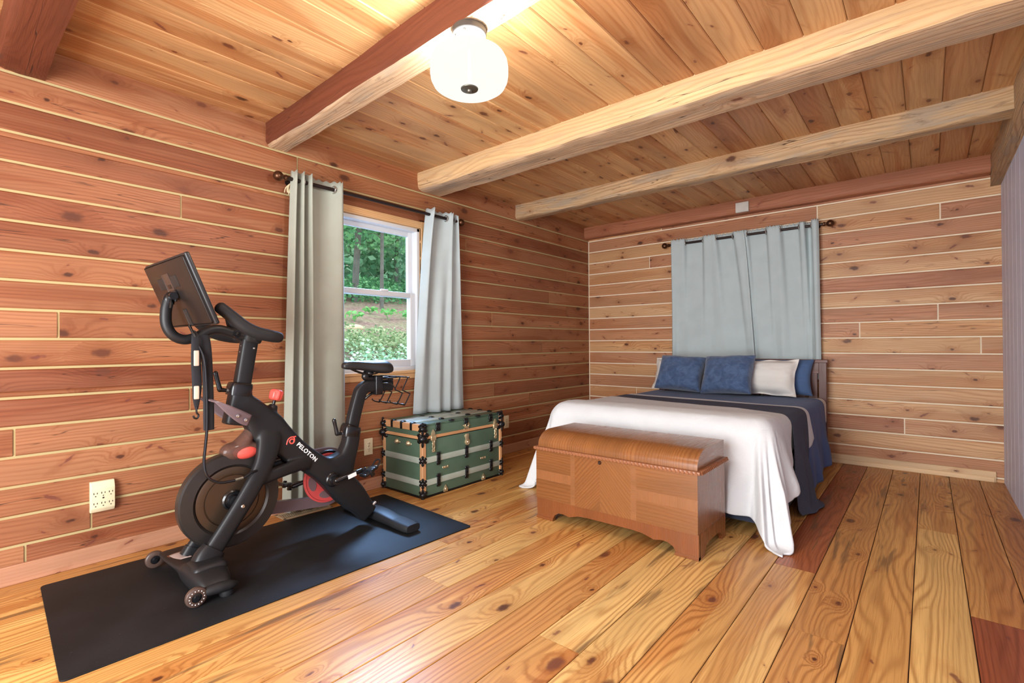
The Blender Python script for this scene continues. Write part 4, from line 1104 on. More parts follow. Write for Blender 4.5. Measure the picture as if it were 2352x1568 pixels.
# --- rear foot
bm = newbm()
foot_sweep(bm, [(.268, .030, .036, .018), (.30, .034, .048, .024), (.45, .040, .052, .026), (.56, .046, .056, .030), (.65, .046, .056, .030), (.76, .039, .052, .026), (.80, .037, .0515, .0255)], -3.472)
obj('rear_foot', bm, M['bike'], bike, angle=50)
for s in (1, -1):
    bm = newbm(); foot_sweep(bm, [(BX+s*.197, .0375, .0535, .0268), (BX+s*.26, .035, .053, .0262), (BX+s*.305, .0335, .052, .0255), (BX+s*.335, .033, .046, .022)], -3.472); obj('rear_end_cap', bm, M['grip'], bike, angle=50)
bm = newbm(); tube(bm, [(BX+.03, -3.535, .118), (BX+.03, -3.515, .130)], .011, 12); tube(bm, [(BX+.03, -3.522, .126), (BX+.03, -3.512, .132)], .006, 8); obj('level_bolt', bm, M['steel'], bike)
# --- flywheel
FC = (BX, -4.313, .338)
bm = newbm(); lathe(bm, [(.150, -.030), (.215, -.030), (.223, -.022), (.224, .018), (.217, .030), (.168, .034), (.160, .026), (.150, .020)], FC, 'x', 96, closed=True); fw = obj('flywheel', bm, M['flywheel'], bike, angle=30)
bm = newbm(); lathe(bm, [(.001, -.02), (.152, -.02), (.152, .022), (.156, .027), (.150, .029), (.124, .029), (.122, .024), (.119, .024), (.117, .029), (.040, .027), (.001, .027)], FC, 'x', 96); obj('flywheel_disc', bm, M['fly_disc'], fw, angle=25)
bm = newbm(); lathe(bm, [(.001, -.06), (.018, -.06), (.018, .02), (.046, .026), (.047, .034), (.040, .040), (.036, .036), (.026, .037), (.024, .060), (.001, .062)], FC, 'x', 40); obj('flywheel_hub', bm, M['gloss'], fw, angle=40)
for s in (1, -1):
    bm = newbm(); lathe(bm, [(.001, .0), (.009, .0), (.009, s*.004), (.006, s*.007), (.001, s*.007)], (BX + s*.1055, -4.296, .318), 'x', 16); obj('axle_bolt', bm, M['steel'], bike)
# --- handlebar post, collar, lever
bm = newbm(); sweep(bm, [(-4.262, .855, .037, .030), (-4.242, .98, .0375, .030), (-4.222, 1.10, .038, .030)], power=4, smooth=3); obj('handlebar_post', bm, M['bike'], bike, angle=50)
bm = newbm(); sweep(bm, [(-4.276, .832, .050, .044), (-4.270, .862, .053, .046), (-4.262, .885, .050, .043), (-4.260, .893, .045, .038)], power=4, smooth=3); obj('post_collar', bm, M['gloss'], bike, angle=50)
def lever(p0, p1, p2, name):
    bm = newbm(); tube(bm, [p0, p1], [.008, .011], 12); tube(bm, [p1, tuple(.5*(a+b) for a, b in zip(p1, p2)), p2], [.012, .010, .0115], 12, smooth=4, dome=1); return obj(name, bm, M['gloss'], bike)
lv = lever((BX, -4.312, .858), (BX, -4.357, .866), (BX-.004, -4.374, .945), 'collar_lever')
bm = newbm(); tube(bm, [(BX, -4.322, .861), (BX, -4.330, .862)], .0125, 12); obj('lever_nut', bm, M['steel'], lv)
for bx_, y_, z_ in ((BX+.004, -4.260, 1.075), (BX+.004, -4.265, 1.045), (BX+.031, -4.212, 1.062)):
    bm = newbm(); ball(bm, (bx_, y_, z_), (.005, .006, .006), seg=8); obj('post_bolt', bm, M['steel'], bike)
# --- handlebar
bm = newbm()
sweep(bm, [(-4.215, 1.088, .040, .034), (-4.212, 1.11, .046, .040), (-4.210, 1.135, .040, .046)], power=3.2, smooth=3)
for s in (1, -1):
    X = lambda d: BX + s*d
    tube(bm, [(X(0), -4.200, 1.122), (X(.10), -4.190, 1.120), (X(.19), -4.186, 1.117), (X(.225), -4.196, 1.118)], [.022, .022, .025, .027], 16, smooth=5, dome=.8)
    tube(bm, [(X(.228), -4.180, 1.113), (X(.236), -4.225, 1.120), (X(.236), -4.285, 1.134), (X(.232), -4.335, 1.160), (X(.224), -4.385, 1.203), (X(.216), -4.432, 1.243)], [.026, .029, .029, .028, .027, .026], 18, smooth=6, dome=.7)
tube(bm, [(BX-.03, -4.262, 1.125), (BX-.03, -4.285, 1.16), (BX-.03, -4.300, 1.215)], [.026, .025, .024], 16, smooth=4, dome=.7)
hb = obj('handlebar', bm, M['grip'], bike, angle=180)
mod(hb, 'REMESH', mode='VOXEL', voxel_size=.0045, use_smooth_shade=True); mod(hb, 'SMOOTH', factor=.5, iterations=8)
bm = newbm()
tube(bm, [(BX, -4.185, 1.108), (BX, -4.25, 1.118), (BX, -4.305, 1.138), (BX, -4.360, 1.153), (BX, -4.405, 1.146), (BX, -4.455, 1.116), (BX, -4.505, 1.104), (BX, -4.548, 1.124), (BX, -4.572, 1.170), (BX, -4.574, 1.230), (BX, -4.566, 1.275)], .0225, 16, smooth=6)
obj('screen_arm', bm, M['bike'], bike, angle=50)
bm = newbm(); tube(bm, [(BX-.03, -4.290, 1.132), (BX+.03, -4.290, 1.132)], .018, 14); ball(bm, (BX+.033, -4.290, 1.132), (.004, .008, .008), seg=10); obj('arm_clamp', bm, M['gloss'], bike)
# --- screen, its back towards the camera
ang = math.atan2(-4.465+4.580, 1.455-1.168)       # lean
T = Matrix.Translation((BX, -4.5225, 1.3115)) @ Matrix.Rotation(ang, 4, 'X')
bm = newbm(); box(bm, (-.281, -.006, -.157), (.281, .014, .157), .007, 3, M=T); scr = obj('screen', bm, M['black'], bike)
M['shell'] = plain('screen_shell', rgb(30, 25, 23), .34, 0, .35)
bm = newbm(); box(bm, (-.272, -.016, -.148), (.272, -.004, .148), .010, 3, M=T); obj('back_shell', bm, M['shell'], scr)
bm = newbm(); box(bm, (-.262, .0142, -.138), (.262, .0155, .138), M=T); obj('display', bm, M['gloss'], scr)
M['ventdark'] = plain('speaker_mesh', rgb(32, 28, 26), .6); M['panelbrown'] = plain('back_panel', rgb(62, 48, 42), .35)
for a, b in ((-.150, -.075), (.030, .105)):
    bm = newbm(); box(bm, (a, -.0172, .030), (b, -.0155, .082), .002, M=T); obj('speaker_grille', bm, M['ventdark'], scr)
bm = newbm(); box(bm, (-.070, -.0170, -.025), (.022, -.0158, .098), .002, M=T); obj('centre_panel', bm, M['panelbrown'], scr)
bm = newbm(); box(bm, (-.045, -.0178, .030), (.0, -.0168, .048), .001, M=T); obj('badge', bm, M['shell'], scr)
bm = newbm(); box(bm, (.010, -.0172, -.150), (.052, -.0155, -.070), .003, M=T); obj('port_cover', bm, M['ventdark'], scr)
bm = newbm(); tube(bm, [(BX, -4.566, 1.262), (BX, -4.562, 1.292), (BX, -4.545, 1.300)], [.024, .022, .018], 14, smooth=4); tube(bm, [(BX-.03, -4.556, 1.296), (BX+.045, -4.556, 1.296)], .017, 14); box(bm, (BX-.04, -4.552, 1.270), (BX+.04, -4.540, 1.325), .005); obj('screen_hinge', bm, M['gloss'], scr)
bm = newbm(); tube(bm, [(BX+.02, -4.560, 1.285), (BX+.035, -4.563, 1.262), (BX+.042, -4.568, 1.240)], [.005, .007, .006], 10); obj('hinge_lever', bm, M['gloss'], scr)
# --- red resistance knob
D = Vector((0, .28, .96)).normalized(); p = Vector((BX, -4.108, .764))
bm = newbm(); tube(bm, [p, p + D*.04], [.009, .007], 12); obj('knob_stem', bm, M['gloss'], bike)
bm = newbm(); K = []
for h, r in ((.030, .018), (.034, .028), (.042, .032), (.070, .033), (.080, .030), (.086, .020)):
    u = Vector((1, 0, 0)); w = D.cross(u)
    K.append([p + D*h + (u*math.cos(2*PI*k/48) + w*math.sin(2*PI*k/48))*r*(1 + .05*math.cos(8*2*PI*k/48)) for k in range(48)])
rings(bm, K); obj('resistance_knob', bm, M['red'], bike, angle=50, label='red ribbed resistance knob')
# --- smoky bottle holder wrapped round the front, brake housing
bm = newbm()
pa = [(.690, -4.245, .716, 0), (.700, -4.30, .748, 0), (.700, -4.36, .780, 0), (.680, -4.412, .806, 0), (.64, -4.428, .814, 0), (.605, -4.43, .815, 0), (.57, -4.428, .814, 0), (.53, -4.412, .806, 0), (.51, -4.36, .780, 0), (.51, -4.30, .748, 0), (.52, -4.245, .716, 0)]
pc = crom(pa, 6); n_ = len(pc)
grid(bm, n_, 6, lambda i, j: Vector((pc[int(round(i*(n_-1)))][0] + .012*(1-j)*(1 if pc[int(round(i*(n_-1)))][0] > BX else -1)*0, pc[int(round(i*(n_-1)))][1] - .020*j, pc[int(round(i*(n_-1)))][2] + .024 - .055*j*math.sin(PI*min(1, .35 + .65*min(i, 1-i)*4)))))
o = obj('bottle_holder', bm, M['smoke'], bike, angle=180); mod(o, 'SOLIDIFY', thickness=.006)
for y_, z_ in ((-4.315, .745), (-4.280, .722)):
    bm = newbm(); lathe(bm, [(.008, 0), (.008, .004), (.004, .005), (.001, .003)], (.702, y_, z_), 'x', 12); obj('holder_screw', bm, M['steel'], bike)
bm = newbm()
sweep(bm, [(-4.200, .700, .022, .028), (-4.222, .650, .024, .032), (-4.245, .610, .036, .038), (-4.262, .575, .052, .044), (-4.255, .550, .054, .044)], power=2.2, smooth=5)
sweep(bm, [(-4.190, .556, .040, .040), (-4.265, .562, .048, .046), (-4.322, .562, .042, .042), (-4.352, .556, .022, .026)], power=2.2, smooth=5)
o = obj('brake_housing', bm, M['amber'], bike, angle=180); mod(o, 'REMESH', mode='VOXEL', voxel_size=.004, use_smooth_shade=True); mod(o, 'SMOOTH', factor=.5, iterations=6)
bm = newbm(); ball(bm, (BX+.026, -4.252, .555), (.028, .060, .032)); obj('brake_insert', bm, M['red'], bike, label='red insert inside the smoky housing')
# --- seat post with bend, slider, saddle
bm = newbm(); sweep(bm, [(-3.662, .56, .037, .028), (-3.640, .66, .037, .028), (-3.605, .775, .037, .028), (-3.590, .805, .037, .028), (-3.560, .824, .036, .028), (-3.52, .826, .035, .028), (-3.45, .825, .035, .027), (-3.378, .823, .034, .026)], power=4); obj('seat_post', bm, M['bike'], bike, angle=50)
bm = newbm(); sweep(bm, [(-3.668, .548, .051, .044), (-3.664, .575, .053, .046), (-3.659, .600, .050, .043), (-3.657, .606, .044, .037)], power=4, smooth=3); obj('seat_collar', bm, M['gloss'], bike, angle=50)
lv = lever((BX, -3.705, .566), (BX, -3.748, .570), (BX-.004, -3.764, .648), 'seat_lever')
bm = newbm(); tube(bm, [(BX, -3.713, .567), (BX, -3.720, .568)], .0125, 12); obj('lever_nut', bm, M['steel'], lv)
bm = newbm(); box(bm, (BX-.034, -3.508, .772), (BX+.034, -3.458, .888), .006, 3); tube(bm, [(BX, -3.50, .79), (BX, -3.535, .772), (BX, -3.565, .752)], [.010, .008, .007], 10); obj('seat_slider', bm, M['gloss'], bike)
bm = newbm(); tube(bm, [(BX, -3.49, .872), (BX, -3.535, .872), (BX, -3.565, .885), (BX, -3.548, .915)], [.018, .018, .020, .018], 12, smooth=4); ball(bm, (BX, -3.535, .905), (.03, .024, .02)); obj('saddle_clamp', bm, M['gloss'], bike)
bm = newbm(); secs = []
for y_, w, zt, zb in ((-3.714, .014, .966, .946), (-3.705, .022, .977, .936), (-3.675, .028, .983, .932), (-3.63, .032, .983, .930), (-3.58, .041, .979, .924), (-3.53, .057, .977, .914), (-3.48, .073, .979, .903), (-3.44, .079, .980, .899), (-3.41, .074, .975, .903), (-3.394, .056, .960, .914)):
    ring = []
    for k in range(24):
        a = 2*PI*k/24; c, s = math.cos(a), math.sin(a)
        c2 = math.copysign(abs(c)**.75, c); s2 = math.copysign(abs(s)**.8, s)
        z = (zt+zb)/2 + (zt-zb)/2*s2 - (.010 if s < 0 and abs(c) < .6 else 0)*0 - .012*abs(c2)**2*(w/.076)
        ring.append(Vector((BX + w*c2, y_, z)))
    secs.append(ring)
rings(bm, secs); o = obj('saddle', bm, M['black'], bike, angle=60); subsurf(o, 1)
bm = newbm()
for s in (1, -1):
    tube(bm, [(BX+s*.012, -3.665, .940), (BX+s*.018, -3.615, .918), (BX+s*.022, -3.56, .902), (BX+s*.022, -3.50, .902), (BX+s*.030, -3.455, .922)], .0038, 8, smooth=4)
obj('saddle_rail', bm, M['gloss'], bike)
# --- wire weight rack behind the seat
bm = newbm(); wires = []
tube(bm, [(BX-.035, -3.47, .868), (BX-.035, -3.335, .874)], .0045, 8); tube(bm, [(BX+.035, -3.47, .868), (BX+.035, -3.335, .874)], .0045, 8)
tube(bm, [(BX+.038, -3.47, .858), (BX+.038, -3.39, .862)], .005, 8)
for xw in (BX-.13, BX-.055, BX+.055, BX+.13):
    tube(bm, [(xw, -3.365, .878), (xw, -3.350, .868), (xw, -3.385, .805), (xw, -3.380, .795), (xw, -3.335, .775), (xw, -3.335, .766), (xw, -3.368, .712), (xw, -3.378, .708), (xw, -3.420, .722), (xw, -3.425, .735)], .004, 8, smooth=3)
for y_, z_ in ((-3.335, .874), (-3.378, .712), (-3.365, .878)): tube(bm, [(BX-.13, y_, z_), (BX+.13, y_, z_)], .004, 8)
tube(bm, [(BX+.02, -3.47, .84), (BX+.05, -3.42, .838), (BX+.055, -3.385, .805)], .004, 8, smooth=3); tube(bm, [(BX-.02, -3.47, .84), (BX-.05, -3.42, .838), (BX-.055, -3.385, .805)], .004, 8, smooth=3)
obj('weight_rack', bm, M['gloss'], bike)
# --- cranks, pedals
BB = (-3.806, .330)
bm = newbm(); lathe(bm, [(.001, -.06), (.036, -.06), (.038, .045), (.040, .052), (.034, .056), (.032, .062), (.024, .064), (.023, .080), (.001, .080)], (BX, *BB), 'x', 32); obj('bottom_bracket', bm, M['gloss'], bike, angle=40)
def crank(s, end, name):
    x0 = BX + s*.086
    a = Vector((x0, *BB)); b = Vector((BX + s*.108, *end))
    bm = newbm(); lathe(bm, [(.001, 0), (.019, 0), (.019, s*.014), (.001, s*.014)], (x0 - s*.006, *BB), 'x', 20)
    tube(bm, [a, a.lerp(b, .5), b], [.015, .012, .013], 12, flat=1.0, dome=.8)
    c = obj(name, bm, M['gloss'], bike)
    bm = newbm(); lathe(bm, [(.001, 0), (.007, 0), (.007, s*.003), (.001, s*.001)], (x0 + s*.009, *BB), 'x', 14); obj('crank_bolt', bm, M['steel'], c)
    return c
c = crank(1, (-3.660, .362), 'crank_arm')
bm = newbm(); d = Vector((0, .146, .032)).normalized(); q = Vector((BX+.1165, -3.725, .3475)); up = Vector((0, -d.z, d.y))
t_ = bmesh.new(); vs = [t_.verts.new(q + d*a + up*b + Vector((e, 0, 0))) for e in (.0, .0018) for a, b in ((-.026, -.011), (.026, -.011), (.026, .011), (-.026, .011))]
for f_ in ((0, 1, 2, 3), (4, 5, 6, 7), (0, 1, 5, 4), (1, 2, 6, 5), (2, 3, 7, 6), (3, 0, 4, 7)): t_.faces.new([vs[i] for i in f_])
join(bm, t_); obj('crank_sticker', bm, M['white'], c, label='small white sticker on the crank')
crank(-1, (-3.952, .298), 'crank_arm')
def pedal(s, c, tilt):
    bm = newbm(); x0, x1 = BX + s*.112, BX + s*.205
    tube(bm, [(x0, *c), (x1, *c)], .010, 12)
    R2 = Matrix.Translation((BX + s*.165, c[0], c[1])) @ Matrix.Rotation(tilt, 4, 'X')
    box(bm, (-.030, -.034, -.009), (.030, .034, .009), .005, 2, M=R2); box(bm, (-.032, -.046, -.006), (.032, -.034, .012), .004, 2, M=R2); box(bm, (-.026, .034, -.012), (.026, .050, .004), .004, 2, M=R2)
    box(bm, (-.040, -.010, -.024), (-.028, .010, .016), .004, 2, M=R2); box(bm, (.022, -.012, -.026), (.036, .012, .014), .004, 2, M=R2)
    o = obj('pedal', bm, M['gloss'], bike)
    bm = newbm(); pts = [R2 @ Vector(v) for v in ((-.024, .048, 0), (-.022, .076, .012), (0, .086, .016), (.022, .076, .012), (.024, .048, 0))]
    tube(bm, pts, .005, 8, smooth=4); obj('pedal_loop', bm, M['gloss'], o)
pedal(1, (-3.652, .364), R_(28)); pedal(-1, (-3.955, .297), R_(-12))
# --- belt wheel and its smoky guard on the far side
CRX = BX - .085
CC = (-3.762, .312)
bm = newbm(); lathe(bm, [(.001, -.008), (.136, -.008), (.141, -.004), (.141, .006), (.132, .008), (.128, .004), (.001, .004)], (CRX, *CC), 'x', 64); cw = obj('belt_wheel', bm, M['dimred'], bike, angle=40, label='red belt wheel behind the frame')
for k in range(5):
    an = R_(72*k + 48); yy, zz = CC[0] + .094*math.cos(an), CC[1] + .094*math.sin(an)
    bm = newbm(); R3 = []
    for e in (.004, .0065):
        R3.append([Vector((CRX + e, yy + .022*math.cos(a)*math.cos(an) - .042*math.sin(a)*math.sin(an), zz + .022*math.cos(a)*math.sin(an) + .042*math.sin(a)*math.cos(an))) for a in [2*PI*i/20 for i in range(20)]])
    rings(bm, R3); obj('wheel_window', bm, M['ovalgrey'], cw)
# guard: a band round belt wheel and flywheel
def hull(r1, r2):
    c1, c2 = Vector(CC), Vector((FC[1], FC[2])); d = (c2-c1); L = d.length; th = math.atan2(d.y, d.x); al = math.acos((r1-r2)/L)
    out = []
    for i in range(25):
        a = th + al + (2*PI - 2*al)*i/24; out.append((c1.x + r1*math.cos(a), c1.y + r1*math.sin(a)))
    for i in range(13):
        a = th - al + (2*al)*i/12; out.append((c2.x + r2*math.cos(a), c2.y + r2*math.sin(a)))
    return out
bm = newbm(); O, I = hull(.168, .135), hull(.112, .062)
n = len(O)
for xa, xb in ((CRX - .040, CRX - .014),):
    vs = [[bm.verts.new((x_, *p)) for p in ring] for x_ in (xa, xb) for ring in (O, I)]
    for i in range(n):
        k = (i+1) % n
        bm.faces.new((vs[0][i], vs[0][k], vs[1][k], vs[1][i])); bm.faces.new((vs[2][i], vs[2][k], vs[3][k], vs[3][i]))
        bm.faces.new((vs[0][i], vs[0][k], vs[2][k], vs[2][i])); bm.faces.new((vs[1][i], vs[1][k], vs[3][k], vs[3][i]))
obj('belt_guard', bm, M['smoke'], bike, angle=40, label='smoky see-through belt guard')
bm = newbm(); tube(bm, [(CRX - .002, CC[0] + .148*math.cos(R_(t)), CC[1] + .148*math.sin(R_(t))) for t in range(20, 156, 6)], .0085, 10, flat=1.0, dome=.8); obj('guard_rim', bm, M['gloss'], bike, angle=40)
# --- lettering and emblem on the main tube
def text_on(name, body, size, origin, d, up, mat, parent, extrude=.0008, bold=.0):
    cu = bpy.data.curves.new(name, 'FONT'); cu.body = body; cu.size = size; cu.extrude = extrude; cu.offset = bold; cu.space_character = 1.12
    cu.align_x = 'LEFT'; cu.align_y = 'BOTTOM_BASELINE' if False else 'BOTTOM'
    cu.materials.append(mat)
    tmp = bpy.data.objects.new(name + '_curve', cu); COL.objects.link(tmp)
    bpy.context.view_layer.update()
    me = bpy.data.meshes.new_from_object(tmp.evaluated_get(bpy.context.evaluated_depsgraph_get()))
    bpy.data.objects.remove(tmp)
    o = bpy.data.objects.new(name, me); COL.objects.link(o); o.parent = parent
    X, Y = Vector(d).normalized(), Vector(up); Y = (Y - X*X.dot(Y)).normalized(); Z = X.cross(Y)
    m = Matrix((X, Y, Z)).transposed().to_4x4(); m.translation = Vector(origin) - root_loc(parent)
    o.matrix_local = m
    return o
LXP = BX + .0445
dirn = Vector((0, .700, -.714))
text_on('lettering', 'PELOTON', .0305, (LXP, -4.012, .548), dirn, (0, .714, .700), M['white'], bike, .0012, .0005)
bm = newbm(); ec = Vector((LXP, -4.032, .578)); uu = dirn.normalized(); ww = Vector((0, .714, .700)).normalized()
def ep(a, b): return ec + uu*a*1.22 + ww*b*1.22
tube(bm, [ep(.002 + .0095*math.cos(R_(t)), .0095*math.sin(R_(t))) for t in range(0, 360, 20)], .0036, 8, flat=.5, up=(1, 0, 0), close=True)
tube(bm, [ep(-.006, -.024), ep(-.012, -.015), ep(-.0165, -.002), ep(-.013, .010), ep(-.006, .017), ep(.001, .025)], .0034, 8, smooth=4, flat=.5, up=(1, 0, 0))
tube(bm, [ep(-.006, .017), ep(.004, .014), ep(.011, .006)], .0032, 8, smooth=3, flat=.5, up=(1, 0, 0))
obj('emblem', bm, M['red'], bike)
# --- screen cable in its sleeve
bm = newbm(); tube(bm, [(BX+.02, -4.490, 1.168), (BX+.035, -4.482, 1.140), (BX+.05, -4.470, 1.095), (BX+.066, -4.448, 1.03), (BX+.070, -4.440, .95), (BX+.072, -4.436, .80), (BX+.075, -4.438, .69), (BX+.082, -4.446, .62), (BX+.096, -4.456, .545), (BX+.104, -4.445, .490), (BX+.106, -4.405, .455), (BX+.106, -4.355, .448), (BX+.105, -4.295, .452), (BX+.100, -4.255, .468), (BX+.09, -4.225, .470)], .0062, 10, smooth=6)
cb = obj('screen_cable', bm, M['gloss'], bike)
bm = newbm(); tube(bm, [(BX+.106, -4.330, .449), (BX+.105, -4.295, .452)], .0078, 10); obj('cable_joint', bm, M['dark_nickel'], cb)
M['sleeve'] = fabric('black_sleeve', rgb(34, 34, 38), .8)
bm = newbm(); tube(bm, [(BX+.010, -4.430, 1.120), (BX+.035, -4.428, 1.06), (BX+.050, -4.426, .96), (BX+.055, -4.424, .84), (BX+.058, -4.424, .75), (BX+.060, -4.424, .690)], [.026, .024, .022, .022, .023, .022], 14, smooth=5, flat=.55, up=(1, 0, 0)); obj('cable_sleeve', bm, M['sleeve'], bike)

# ---------------------------------------------------------------- strap hanging from the handlebar arm
M['pad'] = fabric('cream_pad', rgb(206, 186, 168), .85)
sx_ = BX + .055
hs = thing('hanging_strap', 'black strap with cream pads and a hook, hanging from the bike below the screen', 'strap', (sx_, -4.47, .76))
bm = newbm(); tube(bm, [(BX+.0, -4.462, 1.142), (BX+.032, -4.470, 1.125), (sx_, -4.474, 1.09), (sx_, -4.474, 1.00), (sx_, -4.470, .90), (sx_, -4.472, .84), (sx_, -4.472, .79)], [.012, .014, .019, .020, .020, .016, .006], 12, smooth=5, flat=.35, up=(1, 0, 0)); obj('webbing', bm, M['sleeve'], hs)
for za, zb in ((.985, 1.055), (.835, .895)):
    bm = newbm(); box(bm, (sx_+.004, -4.474-.011, za), (sx_+.0105, -4.474+.011, zb), .004, 3); obj('pad', bm, M['pad'], hs)
bm = newbm(); tube(bm, [(sx_, -4.472, .80), (sx_, -4.472, .775), (sx_, -4.464, .762), (sx_, -4.470, .748), (sx_, -4.482, .752), (sx_, -4.484, .762)], .0042, 8, smooth=4); obj('hook', bm, M['gloss'], hs)
# ---------------------------------------------------------------- outside the window: wooded slope
M['leaf_litter'] = None
g = Graph('leaf_litter'); co = g.coord()
n1 = g.noise(co, 14, 5.0, rough=.7); n2 = g.noise(co, 2.0, 3.0)
g.set(Base_Color=g.mix(g.smooth(n2, .35, .65), g.ramp(n1, [(.3, rgb(84, 62, 60)), (.5, rgb(132, 104, 98)), (.7, rgb(176, 150, 140))]), g.ramp(n1, [(.3, rgb(92, 88, 66)), (.6, rgb(140, 134, 108)), (.8, rgb(180, 170, 150))])), Roughness=.9)
g.bump(n1, .6, .03); M['leaf_litter'] = g.mat
def leafmat(name, a, b, c):
    g = Graph(name)
    n = g.n.new('ShaderNodeNewGeometry')
    col = g.ramp(n.outputs['Random Per Island'], [(0, rgb(*a)), (.5, rgb(*b)), (1, rgb(*c))])
    g.set(Base_Color=col, Roughness=.6)
    tl = g.n.new('ShaderNodeBsdfTranslucent'); g.put(tl.inputs[0], col)
    mx = g.n.new('ShaderNodeMixShader'); mx.inputs[0].default_value = .4
    g.t.links.new(g.b.outputs[0], mx.inputs[1]); g.t.links.new(tl.outputs[0], mx.inputs[2]); g.t.links.new(mx.outputs[0], g.out.inputs[0])
    return g.mat
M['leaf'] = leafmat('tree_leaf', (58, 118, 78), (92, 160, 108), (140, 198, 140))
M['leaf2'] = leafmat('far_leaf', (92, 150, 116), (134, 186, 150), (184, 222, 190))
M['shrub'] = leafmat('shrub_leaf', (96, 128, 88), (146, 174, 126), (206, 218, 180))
M['sprig'] = leafmat('sprig_leaf', (84, 160, 84), (110, 186, 104), (138, 206, 126))
M['bark'] = plain('bark', rgb(92, 92, 88), .9, bumpscale=18, bumpstr=.6, vary=.2)
M['stone'] = plain('pale_stone', rgb(196, 178, 150), .9, bumpscale=30, bumpstr=.4, vary=.1)
def gz(x, y):
    d = -x
    if d < 1.2: z = -.35 + .55*d
    elif d < 3.0: z = .31 + (d-1.2)*.42
    else: z = 1.066 + (d-3.0)*.24
    return z + mnoise.noise(Vector((x*.6, y*.6, 0)))*.10
bm = newbm(); grid(bm, 60, 60, lambda i, j: Vector((-.2 - 22*i, -12 + 30*j, gz(-.2 - 22*i, -12 + 30*j))))
o = obj('hillside_ground', bm, M['leaf_litter'], None, angle=180, kind='structure')
r3 = random.Random(11)
def leaves(bm, c, rad, n, size, squash=1.0, droop=.3):
    for _ in range(n):
        while True:
            p = Vector((r3.uniform(-1, 1), r3.uniform(-1, 1), r3.uniform(-1, 1)))
            if p.length < 1: break
        p = Vector((p.x*rad[0], p.y*rad[1], p.z*rad[2])) + Vector(c)
        a = Vector((r3.uniform(-1, 1), r3.uniform(-1, 1), r3.uniform(-.6, .3)-droop*.3)).normalized()
        b = a.cross(Vector((r3.uniform(-1, 1), r3.uniform(-1, 1), r3.uniform(-1, 1)))).normalized()
        L, w = size*r3.uniform(.7, 1.3), size*r3.uniform(.28, .45)
        vs = [bm.verts.new(p), bm.verts.new(p + a*L*.5 + b*w), bm.verts.new(p + a*L), bm.verts.new(p + a*L*.5 - b*w)]
        bm.faces.new(vs)
def tree(x, y, h, r, label, lean=0.0, crowns=6, leafsize=.13, far=False, low=.35):
    z = gz(x, y)
    t = thing('tree', label, 'tree', (x, y, z), 'trees on the slope outside')
    bm = newbm(); top = (x + lean*.2, y + lean, z + h)
    tube(bm, [(x, y, z-.2), (x + lean*.05, y + lean*.35, z + h*.35), (x + lean*.1, y + lean*.7, z + h*.7), top], [r*1.15, r, r*.8, r*.4], 10, smooth=4)
    for k in range(4):
        hz = z + h*(.35 + .15*k); a = r3.uniform(0, 6.28)
        tube(bm, [(x, y + lean*(hz-z)/h, hz), (x + .5*math.cos(a), y + lean*(hz-z)/h + .5*math.sin(a), hz + .25), (x + 1.1*math.cos(a), y + lean*(hz-z)/h + 1.1*math.sin(a), hz + .35)], [r*.35, r*.25, r*.1], 6, smooth=3)
    obj('trunk', bm, M['bark'], t)
    bm = newbm()
    for k in range(crowns):
        a = r3.uniform(0, 6.28); rr = r3.uniform(.2, 1.0)
        c = (x + rr*math.cos(a), y + rr*math.sin(a)*1.2, z + h*(low + (1-low)*k/(crowns-1)))
        leaves(bm, c, (.9, 1.1, .5), 330, leafsize)
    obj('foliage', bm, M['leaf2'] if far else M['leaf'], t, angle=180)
def Yw(d, f): return (1-f)*(-3.42 + .57*d) + f*(-2.66 + .81*d)     # position along the wall that the window shows at distance d
tree(-6.6, Yw(6.6, .55), 4.6, .042, 'slender tree outside with a straight dark trunk in the middle of the window', .05, 7, low=.42)
tree(-7.6, Yw(7.6, .24), 5.2, .075, 'thicker leaning tree outside at the left of the window view', .35, 7, low=.5)
tree(-7.9, Yw(7.9, .95), 5.0, .05, 'thin tree outside near the right jamb of the window', -.2, 7, low=.35)
tree(-9.5, Yw(9.5, .72), 5.5, .05, 'tree farther up the slope behind the slender trunk', .2, 8, .15, True, .2)
bm = newbm()
for _ in range(430):
    d = r3.uniform(9.8, 17); y_ = Yw(d, r3.uniform(-.25, 1.3))
    leaves(bm, (-d, y_, gz(-d, y_) + r3.uniform(.0, 6.0)), (1.0, 1.1, .7), 50, .24)
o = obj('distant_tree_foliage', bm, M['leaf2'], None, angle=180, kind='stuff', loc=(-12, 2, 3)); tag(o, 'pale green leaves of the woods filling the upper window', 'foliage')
bm = newbm()
for _ in range(90):
    d = r3.uniform(7.4, 9.8); y_ = Yw(d, r3.uniform(-.2, 1.2))
    leaves(bm, (-d, y_, gz(-d, y_) + r3.uniform(.05, .4)), (.4, .45, .2), 55, .10)
o = obj('undergrowth', bm, M['leaf'], None, angle=180, kind='stuff', loc=(-8, 1, 2)); tag(o, 'green undergrowth at the foot of the trees outside', 'undergrowth')
bm = newbm()
for _ in range(230):
    d = r3.uniform(1.5, 3.7); y_ = Yw(d, r3.uniform(-.5, 1.5))
    leaves(bm, (-d, y_, gz(-d, y_) + r3.uniform(.02, .30) - max(0, d-2.5)*.22), (.22, .24, .16), 60, .05, droop=-.5)
o = obj('shrubbery', bm, M['shrub'], None, angle=180, kind='stuff', loc=(-2.5, -1.5, .8)); tag(o, 'pale green shrubs on the bank right outside the window', 'shrub')
